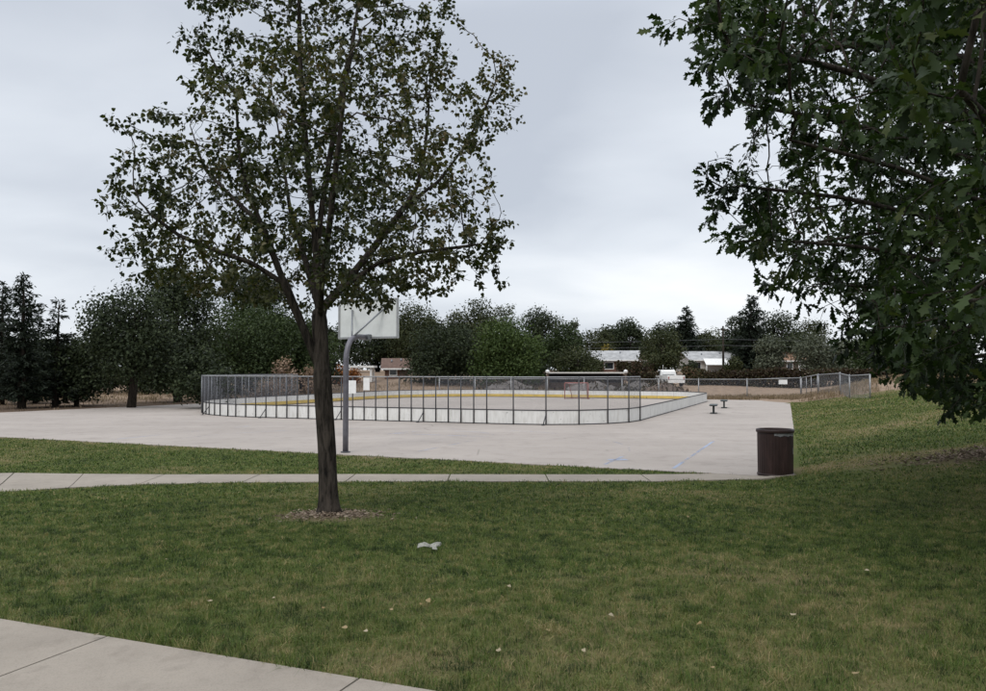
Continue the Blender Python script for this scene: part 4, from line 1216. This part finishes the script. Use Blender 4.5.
# the gate between the two runs
ga, gb = (Vector((x, y, tz(x, y))) for x, y in gate_pts)
mb = MB()
mb.tube([ga + Vector((0, 0, 1.45)), gb + Vector((0, 0, 1.45))], .03, 8); mb.tube([ga + Vector((0, 0, .12)), gb + Vector((0, 0, .12))], .025, 8)
for f in (.06, .33, .6, .94):
    p = ga.lerp(gb, f); mb.tube([p + Vector((0, 0, .1)), p + Vector((0, 0, 1.45))], .026, 8)
gt = mb.build('gate', M['steel_pale'], fen, f0)
mb = MB(); wires(mb, ga.lerp(gb, .06), ga.lerp(gb, .94), .14, 1.43, .085, .0022); mb.v = [(v[0], v[1], v[2] + ga.z) for v in mb.v]; mb.build('gate_mesh', M['wire'], gt, f0)
# white sign wired to the fence
p = at(783, 382, 61.2); sg = thing('fence_sign', (p.x, p.y, p.z - .17), 'small blank white sign wired to the far chain link fence', 'sign')
mb = MB(); mb.box((p.x, p.y, p.z), (.62, .02, .34), -.4); mb.build('panel', M['white'], sg, sg.location)
mb = MB()
for s in (-1, 1): mb.box((p.x + s * .24, p.y + .03 - s * .1, p.z + .1), (.03, .05, .03), -.4)
mb.build('clip', M['steel_dark'], sg, sg.location)

# ------------------------------------------------------------------ houses and sheds
M['roof_pale'] = plain('pale_metal_roof', (0.31, 0.312, 0.315), .7, 0, .35, 1.6)
M['roof_grey'] = plain('grey_shingle', (0.30, 0.31, 0.33), .8, 0, .25, 3)
M['roof_tan'] = plain('tan_shingle', (0.22, 0.13, 0.085), .9, 0, .25, 3)
M['roof_red'] = plain('red_brown_shingle', (0.115, 0.072, 0.056), .9, 0, .25, 3)
M['brick'] = plain('brick', (0.13, 0.07, 0.05), .9, 0, .35, 5)
M['siding'] = plain('pale_siding', (0.50, 0.48, 0.45), .7, 0, .15, 2)
M['siding_dark'] = plain('brown_siding', (0.10, 0.07, 0.055), .8, 0, .25, 3)

def house(px, d, w, dep, hw, hr, roofm, wallm, label, rz=0, z=None, windows=((-.3, 1.0), (.05, 1.2)), door=.32, chimney=None, awning=None, cat='house', name='house'):
    c = at(px, 370, d); z0 = tz(c.x, c.y) - .75 if z is None else z
    h = thing(name, (c.x, c.y, z0 - .1), label, cat, 'houses beyond the hedge', rz)
    mb = MB(); mb.box((0, 0, hw / 2), (w, dep, hw)); 
    for s in (-1, 1):
        mb._add([(s * w / 2, -dep / 2, hw), (s * w / 2, dep / 2, hw), (s * w / 2, 0, hw + hr * .96)], [(0, 1, 2)])
    mb.build('wall', M[wallm], h)
    mb = MB(); e = .45; tk = .10
    for s in (-1, 1):
        y0 = s * (dep / 2 + e); z_e = hw - hr * e / (dep / 2)
        A_ = [(-w / 2 - e, 0, hw + hr), (w / 2 + e, 0, hw + hr), (w / 2 + e, y0, z_e), (-w / 2 - e, y0, z_e)]
        B_ = [(x, y, zz + tk) for x, y, zz in A_]
        mb._add(A_ + B_, [(0, 1, 2, 3), (7, 6, 5, 4), (3, 2, 6, 7), (0, 3, 7, 4), (1, 5, 6, 2), (0, 4, 5, 1)])
    rf = mb.build('roof', M[roofm], h)
    mb = MB()
    mb.box((0, -dep / 2 - e - .012, hw - hr * e / (dep / 2) + .02), (w + 2 * e, .02, .16)); mb.build('fascia', M['white'], rf)
    for vx, vy in ((-.22, .5), (.18, .35)):
        mb = MB(); zz = hw + hr * (1 - vy) + tk
        mb.tube([(vx * w, -vy * dep / 2, zz - .15), (vx * w, -vy * dep / 2, zz + .28)], .09, 8); mb.build('vent', M['steel'], rf)
    if chimney is not None:
        mb = MB(); mb.box((chimney * w, .3, hw + hr + .1), (.6, .5, 1.1)); mb.box((chimney * w, .3, hw + hr + .69), (.7, .6, .08)); mb.build('chimney', M['brick'], rf)
    for fx2, ww in windows:
        mb = MB(); y = -dep / 2 - .02
        for s in (-1, 1): mb.box((fx2 * w + s * ww / 2, y, 1.62), (.08, .05, .9)); mb.box((fx2 * w, y, 1.62 + s * .45), (ww + .08, .06, .08))
        wn = mb.build('window', M['white'], h)
        mb = MB(); mb.box((fx2 * w, y + .008, 1.62), (ww - .08, .02, .82)); mb.build('pane', M['glass'], wn)
    if door is not None:
        mb = MB(); mb.box((door * w, -dep / 2 - .02, 1.0), (.9, .05, 2.0)); dr = mb.build('door', M['siding_dark'] if wallm != 'siding_dark' else M['white'], h)
        mb = MB(); mb.box((door * w + .35, -dep / 2 - .06, 1.0), (.06, .05, .12)); mb.build('handle', M['steel_pale'], dr)
    if awning is not None:
        fx2, aw = awning; y0 = -dep / 2 - e - .05
        mb = MB(); mb._add([(fx2 * w - aw / 2, y0, hw + .08), (fx2 * w + aw / 2, y0, hw + .08), (fx2 * w + aw / 2, y0 - 1.3, hw - .75), (fx2 * w - aw / 2, y0 - 1.3, hw - .75)] + [(fx2 * w - aw / 2, y0, hw + .14), (fx2 * w + aw / 2, y0, hw + .14), (fx2 * w + aw / 2, y0 - 1.3, hw - .69), (fx2 * w - aw / 2, y0 - 1.3, hw - .69)], [(0, 1, 2, 3), (7, 6, 5, 4), (3, 2, 6, 7), (0, 3, 7, 4), (1, 5, 6, 2), (0, 4, 5, 1)])
        mb.build('awning', M['white'], h)
        for s in (-1, 1):
            mb = MB(); mb.tube([(fx2 * w + s * aw * .48, y0 - 1.25, 0), (fx2 * w + s * aw * .48, y0 - 1.25, hw - .74)], .04, 6); mb.build('awning_post', M['white'], h)
    return h
house(612, 112, 7.0, 7.5, 2.45, 1.2, 'roof_pale', 'brick', 'low house with a pale grey roof and brick wall above the long shed', -.25, windows=((-.32, .9), (.0, 1.2), (.38, .7)), door=.2)
house(643, 113, 2.6, 4.2, 2.4, .75, 'roof_red', 'brick', 'small red roofed wing right of the pale roofed brick house', .1, windows=((-.1, .7),), door=None)
house(708, 112, 6.8, 7.5, 2.45, 1.1, 'roof_pale', 'siding', 'low pale house with a white awning across its front', 0.05, windows=((-.38, .8), (.36, .9)), door=.2, awning=(-.06, 3.2))
house(787, 112, 3.6, 6, 2.4, 1.1, 'roof_tan', 'siding_dark', 'brown house with a tan roof behind the pale olive tree', 0, windows=((-.2, .8),), door=.25)
house(397, 91, 2.6, 3.4, 2.1, .9, 'roof_red', 'brick', 'little brick house with a red brown roof behind the rink', .1, windows=((-.15, .8),), door=.3)
# white flat roofed shelter behind the hoop
c = at(362, 370, 86); z0 = tz(c.x, c.y)
sh = thing('shelter', (c.x, c.y, z0), 'white flat roofed open shelter behind the hoop pole', 'shelter')
mb = MB(); mb.box((0, 0, 1.62), (2.9, 2.4, .22)); mb.box((-1.2, -.2, 1.35), (2.4, 1.8, .12)); mb.build('roof', M['white'], sh)
for sx in (-1, 1):
    for sy in (-1, 1):
        mb = MB(); mb.box((sx * 1.0 + .1, sy * .9, .75), (.2, .2, 1.5)); mb.build('post', M['white'], sh)
# long low shed with an open dark front
a = at(548, 372.5, 76); b = at(625, 372.5, 76); g0 = tz((a.x + b.x) / 2, 76)
sd = thing('long_shed', ((a.x + b.x) / 2, 76, g0), 'long low shed with a white roof edge and dark open front', 'shed')
W = b.x - a.x; zt = a.z - g0
mb = MB(); mb.box((0, 1.2, zt - .02), (W, 2.6, .10)); mb.box((0, -.14, zt - .03), (W + .06, .06, .12)); mb.build('roof', M['siding'], sd)
mb = MB(); mb.box((0, 2.4, zt / 2 - .1), (W - .2, .1, zt)); mb.build('back_wall', M['black'], sd)  # wall coloured black to paint in the shade under the roof
for s in (-1, 1):
    mb = MB(); mb.box((s * (W / 2 - .08), 1.2, zt / 2 - .1), (.08, 2.2, zt - .1)); mb.build('end_wall', M['siding_dark'], sd)
    mb = MB(); mb.tube([(s * (W / 2 + .05), -.05, -.1), (s * (W / 2 + .05), -.05, zt + .02)], .06, 8); ep = mb.build('end_post', M['siding_dark'], sd); mb = MB(); mb.lathe(Vector((s * (W / 2 + .05), -.05, zt + .06)), [(.02, -.16), (.17, -.1), (.2, .04), (.15, .17), (.001, .22)], 12); mb.build('cap', M['white'], ep)
mb = MB(); mb.box((0, 1.5, .45), (W - .6, .5, .5)); mb.build('bench', M['siding_dark'], sd)

# white work truck
c = at(668, 383, 80); g0 = tz(c.x, c.y)
tr_ = thing('pickup_truck', (c.x, c.y, g0 + .25), 'white work truck parked by the dirt pile', 'truck', rz=math.radians(97))
# local +x is the front, the tail towards the camera's right
mb = MB()
def loft(mb, secs):
    n = len(secs[0]); V = [p for s_ in secs for p in s_]
    fs = [tuple(range(n - 1, -1, -1)), tuple(range((len(secs) - 1) * n, len(secs) * n))]
    for i in range(len(secs) - 1):
        for k in range(n): fs.append((i * n + k, i * n + (k + 1) % n, (i + 1) * n + (k + 1) % n, (i + 1) * n + k))
    mb._add(V, fs)
def sec(x, w, z0, z1): return [(x, -w, z0), (x, w, z0), (x, w * 1.02, (z0 + z1) / 2), (x, w * .95, z1), (x, -w * .95, z1), (x, -w * 1.02, (z0 + z1) / 2)]
loft(mb, [sec(-.2, .86, .35, .95), sec(.0, .88, .33, .98), (sec(1.25, .88, .33, .98)), sec(2.2, .84, .35, .88), sec(2.3, .78, .42, .78)])
mb.build('body', M['white'], tr_)
mb = MB()
def csec(x, z1, wt): return [(x, -.84, .97), (x, .84, .97), (x, wt, z1), (x, -wt, z1)]
loft(mb, [csec(-.15, 1.45, .72), csec(.1, 1.62, .70), csec(.85, 1.62, .70), csec(1.35, 1.0, .80)]); mb.build('cab', M['white'], tr_)
mb = MB(); mb.quad((-.165, -.62, 1.12), (-.165, .62, 1.12), (-.06, .58, 1.5), (-.06, -.58, 1.5)); mb.build('rear_window', M['glass'], tr_)
for s in (-1, 1):
    mb = MB(); mb.quad((.12, s * .845, 1.06), (.95, s * .845, 1.06), (.75, s * .742, 1.52), (.15, s * .742, 1.52)); mb.build('side_window', M['glass'], tr_)
mb = MB(); mb.quad((1.31, -.7, 1.09), (1.31, .7, 1.09), (.93, .62, 1.57), (.93, -.62, 1.57)); mb.build('windshield', M['glass'], tr_)
mb = MB(); mb.box((-1.3, 0, .42), (2.15, 1.7, .14)); mb.box((-1.3, .84, .78), (2.15, .06, .6)); mb.box((-1.3, -.84, .78), (2.15, .06, .6)); mb.box((-2.35, 0, .78), (.06, 1.62, .6)); mb.box((-.27, 0, .78), (.06, 1.62, .6)); mb.build('bed', M['white'], tr_)
for x_ in (1.45, -1.5):
    for s in (-1, 1):
        mb = MB(); mb.tube([(x_, s * .70, .33), (x_, s * .92, .33)], .33, 20); wh = mb.build('wheel', M['black'], tr_)
        mb = MB(); mb.tube([(x_, s * .90, .33), (x_, s * .93, .33)], .19, 14); mb.build('rim', M['steel_pale'], wh)
for s in (-1, 1):
    mb = MB(); mb.box((-2.39, s * .76, .8), (.03, .12, .3)); mb.build('tail_light', M['red'], tr_)
    mb = MB(); mb.box((2.30, s * .6, .68), (.04, .26, .14)); mb.build('headlight', M['steel_pale'], tr_)
mb = MB(); mb.tube([(.0, .5, 1.55), (.0, .5, 2.1)], .02, 5); mb.build('antenna', M['white'], tr_)
tr_.location.z = g0 + .08

# heap of earth and brush in front of the truck
def heap(px, d, w, h, label, m_):
    c = at(px, 380, d); z0 = tz(c.x, c.y)
    n = 34; V = []; 
    for i in range(n):
        for j in range(n):
            x = (i / (n - 1) - .5) * w; y = (j / (n - 1) - .5) * w * .5
            r = math.sqrt((2 * x / w) ** 2 + (4 * y / w) ** 2)
            zz = h * max(0, 1 - r ** 1.6)
            V.append((x, y, zz))
    V = np.array(V); nz = fbm2(V[:, 0], V[:, 1], 1.4, 12); V[:, 2] = V[:, 2] * (.55 + .9 * nz) + (nz - .5) * .2 * (V[:, 2] > 0) - .06
    id_ = np.arange(n * n).reshape(n, n)
    Fq = np.stack([id_[:-1, :-1], id_[1:, :-1], id_[1:, 1:], id_[:-1, 1:]], -1).reshape(-1, 4)
    t = thing('dirt_heap', (c.x, c.y, z0), label, 'dirt heap', 'heaps of earth behind the rink')
    link('earth', mesh_np('earth', V, Fq, None, False), m_, t)
    k = 500; q = RNG.integers(0, n * n, k); C = V[q] + RNG.normal(0, .06, (k, 3))
    C = C[C[:, 2] > .05]; k = len(C)
    link('brush', leaf_mesh('brush', C, RNG.normal(0, 1, (k, 3)) + np.array([0, 0, .5]), RNG.normal(0, 1, (k, 3)), .4 * RNG.uniform(.5, 1.3, k), *NEEDLE, RNG.uniform(0, 1, k)), LM['brown'], t)['kind'] = 'stuff'
M['earth'] = plain('earth', (0.11, 0.082, 0.066), 1, 0, .3, 3)
M['gravel'] = plain('grey_gravel', (0.125, 0.112, 0.105), 1, 0, .3, 5)
heap(660, 69.5, 5.6, .95, 'brown heap of earth and brush in front of the white truck', M['earth'])
heap(590, 72, 7.5, .95, 'grey gravel heap below the long shed', M['gravel'])
heap(508, 73, 6.5, 1.0, 'grey heap of rubble left of the long shed', M['gravel'])
heap(636, 71, 4.5, 1.1, 'low grey brown heap right of the hockey goal', M['gravel'])

# utility pole with its wires
c = at(723, 326, 104); z0 = tz(c.x, c.y)
c2 = Vector((c.x - 34, 112, 0)); z2 = tz(c2.x, c2.y)
def upole(x, y, z, H, label):
    t = thing('utility_pole', (x, y, z), label, 'utility pole', 'wooden utility poles')
    mb = MB(); mb.tube([(0, 0, -.2), (0, 0, H)], [.16, .11], 10); mb.build('shaft', M['bark_far'], t)
    mb = MB(); mb.box((0, 0, H - .5), (1.5, .1, .12)); ca = mb.build('crossarm', M['bark_far'], t)
    for s in (-1, 1):
        mb = MB(); mb.lathe(Vector((s * .6, 0, H - .44)), [(.05, 0), (.06, .08), (.03, .14), (.001, .15)], 8); mb.build('insulator', M['steel_dark'], ca)
H1 = c.z - z0
upole(c.x, c.y, z0, H1, 'dark wooden utility pole left of the tall spire conifer')
upole(c2.x, c2.y, z2, H1, 'wooden utility pole among the trees left of the first house')
c3 = Vector((c.x + 36, 98, 0)); z3 = tz(c3.x, c3.y)
M['cable'] = plain('cable', (0.16, 0.165, 0.18), .6)
for zo, lab in ((-1.7, 'upper sagging overhead wire across the houses'), (-2.5, 'lower sagging overhead wire across the houses')):
    mb = MB(); pts = []
    for P_, Q_ in ((Vector((c2.x, c2.y, z2 + H1 + zo)), Vector((c.x, c.y, z0 + H1 + zo))), (Vector((c.x, c.y, z0 + H1 + zo)), Vector((c3.x, c3.y, z3 + H1 + zo)))):
        for k in range(12):
            f = k / 11; pts.append(P_.lerp(Q_, f) + Vector((0, -.12, -.5 * 4 * f * (1 - f) * .6)))
    mb.tube(pts, .012, 4); w_ = mb.build('overhead_wire', M['cable'], None, pts[0]); tag(w_, lab, 'overhead wire')

# ------------------------------------------------------------------ small litter on the lawn
sc_ = at(430, 550, 7.6); sx_, sy_ = sc_.x, sc_.y
mb = MB(); R_ = random.Random(4)
g_ = tz(sx_, sy_) + .045
cols = [(-.11, .03), (-.05, .055), (.0, .02), (.06, .045), (.10, .02)]
rows = []
for i, (x, w) in enumerate(cols):
    rows.append([(x + R_.uniform(-.01, .01), -w - .01 * (i % 2), R_.uniform(0, .03)), (x, 0, R_.uniform(.02, .06)), (x + R_.uniform(-.015, .015), w, R_.uniform(0, .03))])
for a, b in zip(rows[:-1], rows[1:]):
    mb._add(a + b, [(0, 1, 4, 3), (1, 2, 5, 4)])
mb._add([(.02, -.02, .03), (.06, -.03, .02), (.075, -.13, .01), (.03, -.125, .015)], [(0, 1, 2, 3)])
M['scrap'] = plain('dull_paper', (0.25, 0.25, 0.22), .8, 0, .4, 30)
ps = mb.build('paper_scrap', M['scrap'], None, (0, 0, 0)); ps.location = (sx_, sy_, g_)
tag(ps, 'crumpled white paper scrap on the lawn right of the shade tree', 'paper scrap')
md = ps.modifiers.new('thickness', 'SOLIDIFY'); md.thickness = .004

spots = [(341, 634), (155, 530), (206, 607), (262, 591), (270, 604), (168, 564), (470, 594), (391, 603), (393, 616), (420, 610), (510, 590), (554, 575), (608, 620), (500, 655), (545, 635), (628, 536), (693, 597), (696, 630), (790, 620), (815, 553), (711, 507), (735, 494), (712, 673), (778, 683), (855, 682), (240, 490), (100, 640), (78, 628), (363, 637), (411, 628), (430, 608), (640, 515), (690, 520), (322, 612), (585, 655), (760, 575), (870, 575), (365, 472), (384, 472), (150, 497)]
M['litter_leaf'] = leafmat('litter_leaf', [(0.13, 0.055, 0.022), (0.20, 0.14, 0.06), (0.27, 0.21, 0.12), (0.36, 0.32, 0.24)], .1, .8, .1)
lv = []
for k in range(6):
    tv = HEART[0].copy(); tv[:, 2] = tv[:, 0] ** 2 * R_.uniform(.6, 1.6) + (tv[:, 1] - .4) ** 2 * R_.uniform(-.2, .8); tv[:, :] *= .034
    lv.append(mesh_np('fallen_leaf', tv - np.array([0, .035, 0]), HEART[1], {'tint': np.full(len(tv), R_.uniform(0, 1))}, True)); lv[-1].materials.append(M['litter_leaf'])
for k, (px, py) in enumerate([q for i, q in enumerate(spots) if i % 4 != 3]):
    d = 6.0
    for _ in range(30):
        q = at(px, py, d); g = tz(q.x, q.y); d *= 1 + .5 * ((EYE - g) / (EYE - q.z) - 1) if q.z < EYE else 1
    x, y = at(px, py, d).x, d
    ob = bpy.data.objects.new('fallen_leaf', lv[k % 6]); COL.objects.link(ob)
    ob.location = (x, y, tz(x, y) + (.034 if y < 15.5 else .03)); ob.rotation_euler = (R_.uniform(-.4, .4), R_.uniform(-.4, .4), R_.uniform(0, 6.3)); ob.scale = (R_.uniform(.7, 1.25),) * 3
    tag(ob, 'dry tan leaf lying fallen on the short lawn', 'fallen leaf', 'fallen leaves on the lawn')

# ------------------------------------------------------------------ sky, sun, camera
SUN_EL, SUN_AZ = math.radians(50), math.radians(-150)       # high, behind the camera's left, veiled by cloud
w = bpy.data.worlds.new('World'); scene.world = w; w.use_nodes = True
nt = w.node_tree; bg = nt.nodes['Background']
sky = N(nt, 'ShaderNodeTexSky', sky_type='NISHITA'); sky.sun_disc = False
sky.sun_elevation = SUN_EL; sky.sun_rotation = SUN_AZ; sky.dust_density = 2.0
tcn = N(nt, 'ShaderNodeTexCoord')
sep = N(nt, 'ShaderNodeSeparateXYZ'); nt.links.new(tcn.outputs['Generated'], sep.inputs[0])
def MN(op, a, b=None):
    n_ = N(nt, 'ShaderNodeMath', operation=op)
    for i, v_ in enumerate((a, b)):
        if v_ is None: continue
        if isinstance(v_, (int, float)): n_.inputs[i].default_value = v_
        else: nt.links.new(v_, n_.inputs[i])
    return n_.outputs[0]
den = MN('ADD', MN('MAXIMUM', sep.outputs[2], 0.0), 0.22)
cmb = N(nt, 'ShaderNodeCombineXYZ'); nt.links.new(MN('DIVIDE', sep.outputs[0], den), cmb.inputs[0]); nt.links.new(MN('DIVIDE', sep.outputs[1], den), cmb.inputs[1])
mp = N(nt, 'ShaderNodeMapping'); mp.inputs['Scale'].default_value = (0.62, 0.72, 1); mp.inputs['Rotation'].default_value = (0, 0, .25); mp.inputs['Location'].default_value = (1.7, .4, 0)
nt.links.new(cmb.outputs[0], mp.inputs[0])
n1 = noise_node(nt, 0.85, 3, .45, mp.outputs[0], .5)
n2 = noise_node(nt, 3.2, 4, .55, mp.outputs[0], .3)
cl = MN('ADD', MN('MULTIPLY', n1, .87), MN('MULTIPLY', n2, .13))
K = 1.0
cloud = ramp(nt, cl, [(.37, (4.3, 4.65, 5.25)), (.50, (6.0, 6.35, 6.85)), (.61, (7.8, 8.0, 8.25))])
# an overcast sky is brighter overhead than towards the horizon
zen = MN('ADD', 1.0, MN('MULTIPLY', MN('MAXIMUM', MN('SUBTRACT', sep.outputs[2], .40), 0.0), 1.5))
cz = N(nt, 'ShaderNodeVectorMath', operation='SCALE'); nt.links.new(cloud, cz.inputs[0]); nt.links.new(zen, cz.inputs['Scale'])
mixn = mixc(nt, .93, sky.outputs[0], cz.outputs[0])
nt.links.new(mixn, bg.inputs['Color']); bg.inputs['Strength'].default_value = 0.1

sun = bpy.data.lights.new('sun', 'SUN'); sun.energy = 1.0; sun.angle = math.radians(25); sun.color = (1, .97, .92)
so = bpy.data.objects.new('sun', sun); COL.objects.link(so)
sd_ = Vector((math.sin(SUN_AZ) * math.cos(SUN_EL), math.cos(SUN_AZ) * math.cos(SUN_EL), math.sin(SUN_EL)))
so.rotation_euler = (-sd_).to_track_quat('-Z', 'Y').to_euler(); so.location = (0, 0, 30)

cam = bpy.data.cameras.new('camera'); co = bpy.data.objects.new('camera', cam); COL.objects.link(co)
cam.sensor_width = 36; cam.lens = F / 986 * 36; cam.clip_end = 6000; cam.clip_start = .05
co.location = (0, 0, EYE); co.rotation_euler = (PI / 2 + TH, 0, 0)
scene.camera = co
scene.view_settings.view_transform = 'Standard'; scene.view_settings.look = 'None'
scene.view_settings.gamma = 1; scene.view_settings.exposure = 0.42
try: scene.view_settings.use_curve_mapping = False
except Exception: pass
scene.cycles.max_bounces = 6; scene.cycles.transparent_max_bounces = 8
